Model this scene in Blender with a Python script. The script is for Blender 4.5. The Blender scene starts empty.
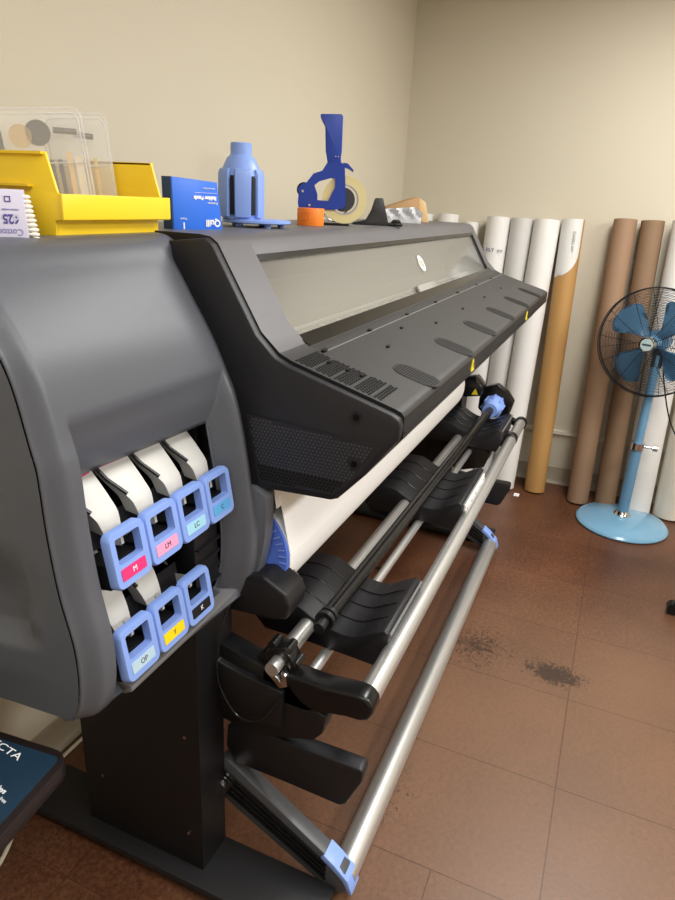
import bpy, bmesh, math, random
from mathutils import Vector, Matrix
random.seed(7)
S = bpy.context.scene
COL = S.collection

# ---------------------------------------------------------------- camera
cam_d = bpy.data.cameras.new('camera')
cam = bpy.data.objects.new('camera', cam_d)
COL.objects.link(cam)
cam_d.sensor_fit = 'VERTICAL'; cam_d.sensor_height = 36.0
FOC = 653.334
cam_d.lens = FOC/900*36; cam_d.clip_start = 0.02
def _dir(px, py):
    return Vector((px-337.5, 450.0-py, -FOC)).normalized()
_X = _dir(636, 216); _Y = _dir(-1359, 110); _Y = (_Y - _X*_X.dot(_Y)).normalized(); _Z = _X.cross(_Y)
M3 = Matrix((_X, _Y, _Z))            # the room's axes as the lens sees them
cam.matrix_world = Matrix.Translation((0, 0, 1.55)) @ M3.to_4x4()
S.camera = cam

# ---------------------------------------------------------------- world, lights, exposure
w = bpy.data.worlds.new('room_ambient'); S.world = w; w.use_nodes = True
w.node_tree.nodes['Background'].inputs[0].default_value = (0.92, 0.96, 1.0, 1)
w.node_tree.nodes['Background'].inputs[1].default_value = 0.30
S.view_settings.view_transform = 'Standard'; S.view_settings.look = 'None'
S.view_settings.exposure = 0.0; S.view_settings.gamma = 1.0
S.view_settings.use_curve_mapping = False
def area(name, loc, sx, sy, power, col=(1, .99, .97), rot=(0, 0, 0)):
    l = bpy.data.lights.new(name, 'AREA'); l.shape = 'RECTANGLE'; l.size = sx; l.size_y = sy
    l.energy = power; l.color = col
    o = bpy.data.objects.new(name, l); COL.objects.link(o); o.location = loc; o.rotation_euler = rot
    return o
area('troffer_or_fill_light', (2.55, -0.35, 2.66), 1.2, 0.6, 48)
area('troffer_or_fill_light', (0.5, -0.75, 2.66), 1.2, 0.6, 34)
area('troffer_or_fill_light', (1.7, -2.3, 2.66), 1.2, 0.6, 105)
area('troffer_or_fill_light', (-0.7, 0.1, 2.66), 1.2, 0.6, 16)  # added fill for the module's dark near side; no fixture known here

# ---------------------------------------------------------------- materials
def lin(c):
    return tuple(((v/255)/12.92 if v/255 <= .04045 else ((v/255+.055)/1.055)**2.4) for v in c)
MATS = {}
def mat(name, rgb, rough=.5, metal=0, bump=0, bscale=300, alpha=1, trans=0, spec=.5, var=0, vscale=5, coat=0, ior=1.45):
    if name in MATS: return MATS[name]
    m = bpy.data.materials.new(name); m.use_nodes = True
    nt = m.node_tree; b = nt.nodes['Principled BSDF']
    c = lin(rgb) + (1,)
    b.inputs['Base Color'].default_value = c
    b.inputs['Roughness'].default_value = rough
    b.inputs['Metallic'].default_value = metal
    b.inputs['Alpha'].default_value = alpha
    b.inputs['Transmission Weight'].default_value = trans
    b.inputs['Specular IOR Level'].default_value = spec
    b.inputs['Coat Weight'].default_value = coat
    b.inputs['IOR'].default_value = ior
    tc = nt.nodes.new('ShaderNodeTexCoord')
    if bump:
        n = nt.nodes.new('ShaderNodeTexNoise'); n.inputs['Scale'].default_value = bscale; n.inputs['Detail'].default_value = 3
        bp = nt.nodes.new('ShaderNodeBump'); bp.inputs['Strength'].default_value = bump; bp.inputs['Distance'].default_value = .001
        nt.links.new(tc.outputs['Object'], n.inputs['Vector']); nt.links.new(n.outputs[0], bp.inputs['Height']); nt.links.new(bp.outputs[0], b.inputs['Normal'])
    if var:
        n = nt.nodes.new('ShaderNodeTexNoise'); n.inputs['Scale'].default_value = vscale; n.inputs['Detail'].default_value = 5
        r = nt.nodes.new('ShaderNodeMapRange'); r.inputs[3].default_value = 1-var; r.inputs[4].default_value = 1+var
        hs = nt.nodes.new('ShaderNodeHueSaturation'); hs.inputs['Color'].default_value = c
        nt.links.new(tc.outputs['Object'], n.inputs['Vector']); nt.links.new(n.outputs[0], r.inputs[0]); nt.links.new(r.outputs[0], hs.inputs['Value']); nt.links.new(hs.outputs[0], b.inputs['Base Color'])
    MATS[name] = m
    return m

housing = mat('housing_grey_plastic', (88, 91, 98), .31, bump=.35, bscale=900)
covergrey = mat('cover_grey_plastic', (98, 97, 100), .42, bump=.3, bscale=900)
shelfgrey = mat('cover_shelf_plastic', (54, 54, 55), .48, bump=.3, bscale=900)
blackp = mat('black_plastic', (26, 26, 29), .42, bump=.3, bscale=700)
blackm = mat('black_matte_metal', (19, 19, 21), .45, bump=.15, bscale=600)
blackg = mat('black_gloss_plastic', (18, 18, 19), .25)
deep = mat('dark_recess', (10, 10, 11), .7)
alu = mat('brushed_aluminium', (212, 212, 210), .38, metal=.85)
chrome = mat('chrome', (210, 210, 210), .15, metal=1)
paper = mat('white_paper', (250, 250, 250), .6)
hpblue = mat('periwinkle_plastic', (134, 164, 232), .38)
hpblue_d = mat('deep_blue_plastic', (52, 84, 176), .4)
whitep = mat('white_plastic', (208, 207, 202), .45)
ink = mat('print_black', (25, 25, 28), .5)
white_ink = mat('print_white', (238, 240, 244), .5)

def mat_floor():
    m = bpy.data.materials.new('brown_vinyl_tile'); m.use_nodes = True; nt = m.node_tree; b = nt.nodes['Principled BSDF']
    N = nt.nodes.new; L = nt.links.new
    tc = N('ShaderNodeTexCoord'); sep = N('ShaderNodeSeparateXYZ'); L(tc.outputs['Object'], sep.inputs[0])
    def math_(op, a, bb=None, c=None):
        n = N('ShaderNodeMath'); n.operation = op
        for i, v in enumerate((a, bb, c)):
            if v is None: continue
            if isinstance(v, (int, float)): n.inputs[i].default_value = v
            else: L(v, n.inputs[i])
        return n.outputs[0]
    T = .397
    rx = math_('DIVIDE', math_('SUBTRACT', sep.outputs[0], 1.180), T)
    fx = math_('FRACT', rx); row = math_('FLOOR', rx)
    shift = math_('MULTIPLY', math_('LESS_THAN', row, 0), .26)
    ry = math_('DIVIDE', math_('ADD', math_('SUBTRACT', sep.outputs[1], shift), .09), T*2)
    fy = math_('FRACT', ry); col = math_('FLOOR', ry)
    def line(f, wd=.0042):
        d = math_('MINIMUM', f, math_('SUBTRACT', 1.0, f))
        return math_('LESS_THAN', d, wd)
    gap = math_('MAXIMUM', line(fx), line(fy, .0021))
    comb = N('ShaderNodeCombineXYZ'); L(row, comb.inputs[0]); L(col, comb.inputs[1])
    wn = N('ShaderNodeTexWhiteNoise'); L(comb.outputs[0], wn.inputs['Vector'])
    n1 = N('ShaderNodeTexNoise'); n1.inputs['Scale'].default_value = 3.0; n1.inputs['Detail'].default_value = 8; L(tc.outputs['Object'], n1.inputs['Vector'])
    n2 = N('ShaderNodeTexNoise'); n2.inputs['Scale'].default_value = 75; n2.inputs['Detail'].default_value = 6; n2.inputs['Roughness'].default_value = .75; L(tc.outputs['Object'], n2.inputs['Vector'])
    cr = N('ShaderNodeValToRGB'); cr.color_ramp.elements[0].position = .40; cr.color_ramp.elements[1].position = .64
    cr.color_ramp.elements[0].color = lin((74, 43, 27))+(1,); cr.color_ramp.elements[1].color = lin((118, 77, 53))+(1,)
    v = math_('ADD', math_('MULTIPLY', n1.outputs[0], .35), math_('MULTIPLY', n2.outputs[0], .65))
    v = math_('ADD', v, math_('MULTIPLY', math_('SUBTRACT', wn.outputs[0], .5), .06)); L(v, cr.inputs[0])
    # walked-on greyish wear and black scuffs
    def spot(cx, cy, r, sx=1, sy=1):
        dx = math_('MULTIPLY', math_('SUBTRACT', sep.outputs[0], cx), 1/(r*sx)); dy = math_('MULTIPLY', math_('SUBTRACT', sep.outputs[1], cy), 1/(r*sy))
        d = math_('SQRT', math_('ADD', math_('MULTIPLY', dx, dx), math_('MULTIPLY', dy, dy)))
        return math_('MAXIMUM', math_('SUBTRACT', 1.0, d), 0.0)
    n3 = N('ShaderNodeTexNoise'); n3.inputs['Scale'].default_value = 42; n3.inputs['Detail'].default_value = 8; n3.inputs['Roughness'].default_value = .8; n3.inputs['Distortion'].default_value = 1.5
    L(tc.outputs['Object'], n3.inputs['Vector'])
    sc = math_('MAXIMUM', math_('MAXIMUM', spot(2.09, -.03, .14, .7, 1.2), math_('MULTIPLY', spot(2.13, .26, .24), .62)), math_('MULTIPLY', spot(1.37, .32, .25, 1.3, .6), .38))
    sc = math_('MULTIPLY', sc, 1.9)
    thr = math_('GREATER_THAN', math_('ADD', n3.outputs[0], math_('MULTIPLY', sc, .19)), .68)
    scuff = math_('MULTIPLY', thr, math_('MINIMUM', math_('MULTIPLY', sc, 1.6), .85))
    wear = math_('MINIMUM', math_('MULTIPLY', math_('ADD', spot(1.6, -.3, 1.3), 0), 1.0), .55)
    mx = N('ShaderNodeMix'); mx.data_type = 'RGBA'; L(wear, mx.inputs[0]); L(cr.outputs[0], mx.inputs[6]); mx.inputs[7].default_value = lin((122, 96, 75))+(1,)
    mx2 = N('ShaderNodeMix'); mx2.data_type = 'RGBA'; L(scuff, mx2.inputs[0]); L(mx.outputs[2], mx2.inputs[6]); mx2.inputs[7].default_value = lin((48, 36, 30))+(1,)
    mx3 = N('ShaderNodeMix'); mx3.data_type = 'RGBA'; L(math_('MULTIPLY', gap, .6), mx3.inputs[0]); L(mx2.outputs[2], mx3.inputs[6]); mx3.inputs[7].default_value = lin((58, 36, 26))+(1,)
    L(mx3.outputs[2], b.inputs['Base Color'])
    rr = N('ShaderNodeMapRange'); L(n2.outputs[0], rr.inputs[0]); rr.inputs[3].default_value = .28; rr.inputs[4].default_value = .5; L(rr.outputs[0], b.inputs['Roughness'])
    bp = N('ShaderNodeBump'); bp.inputs['Strength'].default_value = .25; bp.inputs['Distance'].default_value = .002
    L(math_('SUBTRACT', n2.outputs[0], math_('MULTIPLY', gap, 1.5)), bp.inputs['Height']); L(bp.outputs[0], b.inputs['Normal'])
    return m

# ---------------------------------------------------------------- mesh helpers
def mesh_from(bm, name, m, parent=None, smooth=40, bevel=0, seg=2):
    if bevel:
        es = [e for e in bm.edges if len(e.link_faces) == 2 and e.calc_face_angle(0) > .5]
        bmesh.ops.bevel(bm, geom=es, offset=bevel, segments=seg, affect='EDGES', profile=.5, clamp_overlap=True)
    bm.normal_update()
    for e in bm.edges:
        if len(e.link_faces) == 2: e.smooth = e.calc_face_angle(0) < math.radians(smooth)
    for f in bm.faces: f.smooth = True
    me = bpy.data.meshes.new(name); bm.to_mesh(me); bm.free()
    ms = m if isinstance(m, (list, tuple)) else [m]
    for q in ms: me.materials.append(q)
    o = bpy.data.objects.new(name, me); COL.objects.link(o)
    if parent: o.parent = parent
    return o
def B(): return bmesh.new()
def rec(bm): bmesh.ops.recalc_face_normals(bm, faces=bm.faces[:])
def box(bm, a, b, mi=0):
    x0, y0, z0 = a; x1, y1, z1 = b
    v = [bm.verts.new(p) for p in ((x0,y0,z0),(x1,y0,z0),(x1,y1,z0),(x0,y1,z0),(x0,y0,z1),(x1,y0,z1),(x1,y1,z1),(x0,y1,z1))]
    for f in ((3,2,1,0),(4,5,6,7),(0,1,5,4),(1,2,6,5),(2,3,7,6),(3,0,4,7)):
        q = bm.faces.new([v[i] for i in f]); q.material_index = mi
    return v
def prism(bm, poly, axis, a, b, mi=0, taper=None):
    """poly: 2-D outline in the two other axes; extruded along axis from a to b."""
    def P(p, t):
        if axis == 'x': return (t, p[0], p[1])
        if axis == 'y': return (p[0], t, p[1])
        return (p[0], p[1], t)
    va = [bm.verts.new(P(p, a)) for p in poly]
    vb = [bm.verts.new(P(p, b)) for p in (taper or poly)]
    n = len(poly); fs = [bm.faces.new(va[::-1]), bm.faces.new(vb)]
    for i in range(n): fs.append(bm.faces.new((va[i], va[(i+1) % n], vb[(i+1) % n], vb[i])))
    for f in fs: f.material_index = mi
    bmesh.ops.recalc_face_normals(bm, faces=fs)
    return va + vb
def tube(bm, p, q, r, n=24, r2=None, cap=True, mi=0):
    p = Vector(p); q = Vector(q); d = (q-p).normalized(); r2 = r if r2 is None else r2
    u = d.orthogonal().normalized(); v = d.cross(u)
    A = [bm.verts.new(p + r*(math.cos(t)*u + math.sin(t)*v)) for t in [2*math.pi*i/n for i in range(n)]]
    C = [bm.verts.new(q + r2*(math.cos(t)*u + math.sin(t)*v)) for t in [2*math.pi*i/n for i in range(n)]]
    fs = [bm.faces.new((A[i], A[(i+1) % n], C[(i+1) % n], C[i])) for i in range(n)]
    if cap: fs += [bm.faces.new(A[::-1]), bm.faces.new(C)]
    for f in fs: f.material_index = mi
    return A + C
def pipe(bm, p, q, r, rin, n=40, mi=0):
    p = Vector(p); q = Vector(q); d = (q-p).normalized(); u = d.orthogonal().normalized(); v = d.cross(u)
    rings = []
    for c, rr in ((p, rin), (p, r), (q, r), (q, rin)):
        rings.append([bm.verts.new(c + rr*(math.cos(2*math.pi*i/n)*u + math.sin(2*math.pi*i/n)*v)) for i in range(n)])
    for k in range(4):
        A = rings[k]; C = rings[(k+1) % 4]
        for i in range(n):
            f = bm.faces.new((A[i], A[(i+1) % n], C[(i+1) % n], C[i])); f.material_index = mi
    rec(bm)
def path(bm, pts, r, n=8, closed=False):
    pts = [Vector(p) for p in pts]; N = len(pts); rings = []
    prev = None
    for i, p in enumerate(pts):
        a = pts[(i-1) % N] if (closed or i > 0) else p; c = pts[(i+1) % N] if (closed or i < N-1) else p
        d = (c-a).normalized()
        u = d.orthogonal().normalized() if prev is None else (prev - d*prev.dot(d)).normalized()
        prev = u; v = d.cross(u)
        rings.append([bm.verts.new(p + r*(math.cos(2*math.pi*k/n)*u + math.sin(2*math.pi*k/n)*v)) for k in range(n)])
    for i in range(N if closed else N-1):
        A = rings[i]; C = rings[(i+1) % N]
        for k in range(n): bm.faces.new((A[k], A[(k+1) % n], C[(k+1) % n], C[k]))
    if not closed: bm.faces.new(rings[0][::-1]); bm.faces.new(rings[-1])
def lathe(bm, prof, c=(0,0,0), n=48, axis='z', mi=0):
    rings = []
    for r, h in prof:
        ring = []
        for i in range(n):
            t = 2*math.pi*i/n
            if axis == 'z': p = (c[0]+r*math.cos(t), c[1]+r*math.sin(t), c[2]+h)
            elif axis == 'x': p = (c[0]+h, c[1]+r*math.cos(t), c[2]+r*math.sin(t))
            else: p = (c[0]+r*math.cos(t), c[1]+h, c[2]+r*math.sin(t))
            ring.append(bm.verts.new(p))
        rings.append(ring)
    for A, C in zip(rings, rings[1:]):
        for i in range(n):
            f = bm.faces.new((A[i], A[(i+1) % n], C[(i+1) % n], C[i])); f.material_index = mi
    if prof[0][0] > 1e-5: bm.faces.new(rings[0][::-1]).material_index = mi
    if prof[-1][0] > 1e-5: bm.faces.new(rings[-1]).material_index = mi
    bmesh.ops.remove_doubles(bm, verts=bm.verts[:], dist=1e-6); rec(bm)
def spline(pts, n=6):
    out = []
    P = [Vector(p) for p in pts]
    for i in range(len(P)-1):
        a = P[max(i-1, 0)]; b = P[i]; c = P[i+1]; d = P[min(i+2, len(P)-1)]
        for k in range(n):
            t = k/n
            out.append(.5*((2*b) + (c-a)*t + (2*a-5*b+4*c-d)*t*t + (3*b-a-3*c+d)*t**3))
    out.append(P[-1]); return out
def rrect(w, h, r, n=5):
    pts = []
    for cx, cy, a in ((w/2-r, h/2-r, 0), (-w/2+r, h/2-r, 90), (-w/2+r, -h/2+r, 180), (w/2-r, -h/2+r, 270)):
        for i in range(n+1):
            t = math.radians(a + 90*i/n); pts.append((cx+r*math.cos(t), cy+r*math.sin(t)))
    return pts
def xf(o_or_verts, m):
    for v in o_or_verts: v.co = m @ v.co
def text_mesh(txt, size, m, name, mtx, parent=None, align='CENTER', depth=.0003, bold=0, sx=1):
    c = bpy.data.curves.new('t', 'FONT'); c.body = txt; c.size = size; c.align_x = align; c.align_y = 'CENTER'; c.extrude = depth; c.offset = bold
    o = bpy.data.objects.new('t', c); COL.objects.link(o)
    dg = bpy.context.evaluated_depsgraph_get(); me = bpy.data.meshes.new_from_object(o.evaluated_get(dg))
    bpy.data.objects.remove(o); bpy.data.curves.remove(c)
    me.transform(mtx @ Matrix.Diagonal((sx, 1, 1, 1))); me.name = name
    me.materials.clear(); me.materials.append(m)
    ob = bpy.data.objects.new(name, me); COL.objects.link(ob)
    if parent: ob.parent = parent
    return ob
def frame(origin, xdir, ydir):
    x = Vector(xdir).normalized(); y = Vector(ydir); y = (y - x*x.dot(y)).normalized(); z = x.cross(y)
    m = Matrix((x, y, z)).transposed().to_4x4(); m.translation = Vector(origin); return m
def thing(name, label, cat, group=None, loc=(0, 0, 0)):
    o = bpy.data.objects.new(name, None); COL.objects.link(o); o.empty_display_size = .05
    o.location = loc
    return tag(o, label, cat, group)
def tag(o, label, cat, group=None):
    o['label'] = label; o['category'] = cat
    if group: o['group'] = group
    return o
def struct(o, label=None):
    o['kind'] = 'structure'
    if label: o['label'] = label
    return o
LM = lambda p0, deg, z=0: Matrix.Translation((p0[0], p0[1], z)) @ Matrix.Rotation(-math.radians(deg), 4, 'Z')
def settle(root):
    """children were modelled in room coordinates: keep them there under a root that has its own base point"""
    off = root.location.copy()
    for ch in root.children: ch.location = -off
    return root

# ---------------------------------------------------------------- room
WX, WY, CZ = 3.93, 1.28, 2.70
X0, Y0 = -1.6, -3.4
wallm = mat('beige_painted_wall', (202, 194, 174), .75, bump=.25, bscale=180, var=.015, vscale=3)
bm = B(); box(bm, (X0, Y0, -.05), (WX+.1, WY+.1, 0)); struct(mesh_from(bm, 'floor', mat_floor()), 'brown vinyl tile floor with scuffs')
bm = B(); box(bm, (X0, WY, 0), (WX, WY+.1, CZ)); struct(mesh_from(bm, 'wall_left', wallm))
bm = B(); box(bm, (WX, Y0, 0), (WX+.1, WY+.1, CZ)); struct(mesh_from(bm, 'wall_far', wallm))
bm = B(); box(bm, (X0, Y0-.1, 0), (WX, Y0, CZ)); struct(mesh_from(bm, 'wall_right', wallm))
bm = B(); box(bm, (X0-.1, Y0, 0), (X0, WY, CZ)); struct(mesh_from(bm, 'wall_near', wallm))
bm = B(); box(bm, (X0, Y0, CZ), (WX+.1, WY+.1, CZ+.05)); struct(mesh_from(bm, 'ceiling', mat('ceiling_white', (226, 222, 212), .8)))
bbm = mat('taupe_vinyl_baseboard', (158, 148, 130), .5)
cove = [(0, 0), (-.022, 0), (-.012, .006), (-.005, .02), (-.004, .10), (0, .102)]
bm = B(); prism(bm, [(WX+a, b) for a, b in cove], 'y', 0, 1, 0)
for v in bm.verts: v.co.y = Y0 if v.co.y < .5 else WY
rec(bm); struct(mesh_from(bm, 'baseboard_far', bbm))
bm = B(); prism(bm, [(WY+a, b) for a, b in cove], 'x', X0, WX); struct(mesh_from(bm, 'baseboard_left', bbm))
bm = B(); box(bm, (WX-.02, Y0, .315), (WX, WY, .335)); struct(mesh_from(bm, 'trim_1', mat('trim_white', (222, 216, 202), .5), bevel=.004))

# ---------------------------------------------------------------- printer
printer = thing('large_format_printer', 'long dark grey wide-format printer on black legs with ink slots at its near end', 'printer', loc=(2.0, .8, 0))

# ink module housing (near end) : swept section with a recess and a cartridge opening
PL = [(.98,1.468),(.90,1.468),(.82,1.468),(.775,1.43),(.722,1.362),(.692,1.304),(.672,1.217),(.664,1.176),(.660,1.085),(.650,.989),(.632,.90),(.632,.82),(.650,.765),(.69,.745)]
PR = [(.98,1.468),(.90,1.468),(.817,1.468),(.777,1.425),(.734,1.357),(.692,1.29),(.657,1.22),(.638,1.172),(.619,1.09),(.605,1.0),(.598,.90),(.605,.82),(.632,.745),(.68,.728)]
sl = spline([(a, b, 0) for a, b in PL], 9); sr = spline([(a, b, 0) for a, b in PR], 9)
def sstep(t): t = max(0, min(1, t)); return t*t*(3-2*t)
def section(x):
    t = (x-.6)/.48; t = max(0, min(1, t))
    return [(p.x*(1-t)+q.x*t, p.y*(1-t)+q.y*t) for p, q in zip(sl, sr)]
RD = .055
def recess(x, z):
    top = max(0, min(1, (1.244-z)/.104))
    right = max(0, min(1, (1.034-x)/.026)); left = sstep((x-.648)/.012); bot = sstep((z-.757)/.012)
    return RD*min(top, right, left, bot)
xs = [.6+.004*i for i in range(121)]
OX0, OX1, OZ0, OZ1 = .662, 1.006, .772, 1.134
bm = B(); grid = []
for x in xs:
    rowv = []
    for (y, z) in section(x):
        d = recess(x, z)
        e = x-.6                                     # rounded shoulder at the seam and the right flank
        sh = .022*(1-sstep(e/.028))**1.0
        fl = .020*sstep((x-1.028)/.045) if z > 1.0 else .020*sstep((x-1.028)/.045)*max(0, (z-.9)/.1)
        blend = sstep((1.47-z)/.05)
        rowv.append(bm.verts.new((x, y + d + (sh+fl)*blend, z)))
    grid.append(rowv)
for i in range(len(xs)-1):
    for j in range(len(grid[0])-1):
        q = (grid[i][j], grid[i+1][j], grid[i+1][j+1], grid[i][j+1])
        c = sum((v.co for v in q), Vector())/4
        if c.z < .7475+.004*(c.x < .63) and c.x < .66: continue
        if OX0 < c.x < OX1 and OZ0 < c.z < OZ1: continue
        bm.faces.new(q)
# right end closing skirt and bottom
jl = len(grid[0])-1
for (ix, sgn) in ((len(xs)-1, 1),):
    bk = [bm.verts.new((xs[ix], max(.98, v.co.y), v.co.z)) for v in grid[ix]]
    for j in range(jl): bm.faces.new((grid[ix][j], bk[j], bk[j+1], grid[ix][j+1]))
rec(bm)
for f in bm.faces:
    pass
hs = mesh_from(bm, 'ink_housing', housing, printer, smooth=60)
md = hs.modifiers.new('thick', 'SOLIDIFY'); md.thickness = .004; md.offset = -1
# end cap beyond the seam: bulging side panel with a scooped hand grip
bm = B(); g2 = []
NS = 26
for k in range(NS+1):
    t = k/NS
    row = []
    for j, (y, z) in enumerate(section(.6)):
        # from seam edge round onto the side, then back along +y
        u = t*.56
        bulge = .035*math.sin(min(1, u/.30)*math.pi/2)
        xx = .598 - bulge + .10*max(0, u-.25)
        crease = .835 + .20*max(0, .16-u)*0 
        if z < crease: xx += .14*(crease-z)*min(1, u/.12)            # lower band turns under
        yy = y + .022*sstep((1.47-z)/.05) + u
        zz = max(z, .757)
        if z < .766: yy = .650 + .022 + u
        gy = sstep((yy-.722)/.022); gz = sstep((z-.885)/.028)*(1-sstep((z-.95)/.13))
        xx += .026*gy*gz
        row.append(bm.verts.new((xx, min(yy, 1.20), zz)))
    g2.append(row)
for i in range(NS):
    for j in range(jl):
        if (g2[i][j].co-g2[i+1][j].co).length < 1e-5: continue
        bm.faces.new((g2[i+1][j], g2[i][j], g2[i][j+1], g2[i+1][j+1]))
rec(bm); mesh_from(bm, 'end_cap', housing, printer, smooth=60)
# top deck behind the housing crest, back shell, underside
bm = B(); box(bm, (.60, .97, 1.455), (1.078, 1.20, 1.468)); box(bm, (.66, 1.10, .75), (1.078, 1.195, 1.456))
box(bm, (.66, .68, .735), (1.078, 1.195, .76))
mesh_from(bm, 'housing_back', housing, printer)
# ledge under the cartridges, dark bay behind the opening
bm = B(); prism(bm, [(.632,.768),(.633,.757),(.648,.748),(.70,.742),(.70,.768)], 'x', .690, 1.062)
mesh_from(bm, 'bottom_ledge', mat('ledge_grey', (120, 120, 122), .35), printer, bevel=.003)
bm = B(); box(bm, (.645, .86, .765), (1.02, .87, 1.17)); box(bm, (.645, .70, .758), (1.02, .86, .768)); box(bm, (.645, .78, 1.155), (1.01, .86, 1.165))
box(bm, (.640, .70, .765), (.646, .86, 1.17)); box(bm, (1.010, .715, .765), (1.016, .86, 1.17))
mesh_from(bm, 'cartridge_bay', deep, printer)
bm = B(); box(bm, (.650, .72, .995), (1.010, .86, 1.030))
for i in range(0, 4):
    x = .668+.084*i
    path(bm, [(x-.001, .748, 1.140), (x+.012, .718, 1.103), (x+.026, .690, 1.078)], .0032, 8)
    if i < 3: path(bm, [(x-.001, .742, .978), (x+.012, .706, .935), (x+.026, .684, .900)], .0032, 8)
mesh_from(bm, 'bay_divider', blackg, printer)
# empty slot at the right of the lower row
bm = B(); prism(bm, [(.80,1.0),(.70,.985),(.665,.93),(.662,.80),(.80,.78)], 'x', .924, 1.004)
for k in range(4): box(bm, (.926, .655, .90-.030*k), (1.002, .668, .903-.030*k))
mesh_from(bm, 'slot_cover', blackp, printer, bevel=.003)
bm = B(); prism(bm, [(.86,1.14),(.78,1.15),(.745,1.10),(.735,1.06),(.86,1.04)], 'x', .926, 1.004)
mesh_from(bm, 'slot_flap', blackp, printer, bevel=.003)

# right bottom corner of the module with roll-drive lug
bm = B(); prism(bm, [(.68,1.0),(.605,1.0),(.579,.985),(.578,.95),(.580,.893),(.586,.851),(.600,.79),(.625,.765),(.66,.735),(.70,.735)], 'x', 1.050, 1.086)
mesh_from(bm, 'corner_trim', housing, printer, bevel=.004)
bm = B(); prism(bm, [(.70,.80),(.625,.80),(.612,.803),(.572,.813),(.520,.785),(.508,.758),(.516,.724),(.548,.714),(.62,.708),(.70,.70)], 'x', 1.03, 1.112)
mesh_from(bm, 'drive_lug', blackp, printer, bevel=.007, seg=3)
bm = B(); prism(bm, [(.560,.79),(.528,.762),(.536,.745),(.562,.748)], 'x', 1.112, 1.135)
mesh_from(bm, 'lug_latch', mat('satin_grey', (140, 140, 140), .35, metal=.5), printer, bevel=.003)

# ---- print cover
CX0, CX1 = 1.085, 3.285
cov = [(1.10,1.478),(.745,1.478),(.722,1.475),(.706,1.465),(.612,1.310),(.572,1.274),(.545,1.262),(.335,1.203),(.322,1.198),(.316,1.190),(.316,1.150),(.326,1.142),(.376,1.071),(.430,1.010),(.445,1.004),(.605,.995),(.70,1.0),(1.10,1.0)]
WXa, WXb = 1.20, 3.215      # window opening
n_w = Vector((0, -(1.470-1.310), -( .612-.706)))  # outward-ish
ty, tz = (.612-.706), (1.310-1.465); tl = math.hypot(ty, tz); ty /= tl; tz /= tl      # down the slope
ny, nz = tz, -ty                                                                     # outward (front, up)
def slope(s, d=0): return (.706+ty*s+ny*d, 1.465+tz*s+nz*d)
wa, wb = .030, .222
def bx_section(win):
    if not win: return cov
    a0 = slope(wa); a1 = slope(wa, -.022); 
    b1 = slope(wb, -.022)
    return None
bm = B()
# end blocks (full section)
prism(bm, cov, 'x', CX0, WXa); prism(bm, cov, 'x', WXb, CX1)
# middle: section with a trough behind the window
mid = [(1.10,1.478),(.745,1.478),(.722,1.475),(.706,1.465),slope(wa),slope(wa,-.05),(.80,1.36),(.80,1.258),(.60,1.258),(.588,1.270),(.560,1.269),(.545,1.262),(.335,1.203),(.322,1.198),(.316,1.190),(.316,1.150),(.326,1.142),(.376,1.071),(.430,1.010),(.445,1.004),(.605,.995),(.70,1.0),(1.10,1.0)]
prism(bm, mid, 'x', WXa, WXb)
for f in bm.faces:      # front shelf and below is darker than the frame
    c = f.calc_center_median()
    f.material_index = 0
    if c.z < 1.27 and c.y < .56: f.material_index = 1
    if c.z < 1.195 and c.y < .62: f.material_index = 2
    if .56 < c.y < .81 and WXa < c.x < WXb and c.z < 1.43 and c.z > 1.1: f.material_index = 3
    if abs(c.x-CX0) < .001: f.material_index = 2
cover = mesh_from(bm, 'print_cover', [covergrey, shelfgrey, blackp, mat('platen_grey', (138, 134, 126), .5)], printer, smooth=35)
# raised grey bars either side of the window, black seals above and below the glass
def slab(bm, x0, x1, s0, s1, d0, d1, mi=0):
    p = [slope(s0, d0), slope(s1, d0), slope(s1, d1), slope(s0, d1)]
    prism(bm, p, 'x', x0, x1, mi)
bm = B()
slab(bm, WXa-.004, WXb+.004, wa-.004, wa+.012, -.012, -.0008)
prism(bm, [(.603,1.283),(.600,1.272),(.588,1.2705),(.560,1.2700),(.572,1.2775),(.593,1.287)], 'x', WXa-.004, WXb+.006)
slab(bm, WXb-.014, WXb+.004, wa-.002, wb+.004, -.014, -.0008)
mesh_from(bm, 'window_seal', blackg, printer)
glassm = mat('tinted_window_film', (200, 200, 196), .06, metal=.6, alpha=.42, spec=.9)
bm = B(); slab(bm, WXa-.006, WXb-.010, wa+.012, wb-.004, -.012, -.008)
glass = mesh_from(bm, 'window', glassm, printer)
# pull tab / handle of the window, and logo
bm = B(); slab(bm, 2.09, 2.30, wb-.034, wb+.004, -.006, .004)
mesh_from(bm, 'window_handle', mat('grey_clear_tab', (150, 148, 142), .25), printer, bevel=.003)
lx = 2.27; ls = .118
m = frame((lx, *slope(ls, -.0075)), (1, 0, 0), (0, -ty, -tz))
bm = B(); vs = tube(bm, (0,0,0), (0,0,.0012), .029, 40); xf(vs, m); rec(bm)
logo = mesh_from(bm, 'logo', mat('logo_silver', (232, 230, 224), .4), glass)
text_mesh('hp', .046, mat('logo_gap', (120, 118, 112), .4), 'logo_letters', m @ Matrix.Translation((0, .003, .0014)) @ Matrix.Shear('XZ', 4, (0, 0)) , glass, depth=.0004)
# platen dots behind the glass
for i in range(20):
    x = 1.27+.097*i
    bm = B(); lathe(bm, [(.0001,.0),(.008,0),(.008,.006),(.0001,.008)], (x, .655, 1.258), 10)
    mesh_from(bm, 'platen_roller', whitep, printer)
bm = B(); box(bm, (WXa, .690, 1.258), (WXb, .698, 1.262)); mesh_from(bm, 'platen_rail', whitep, printer)
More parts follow.
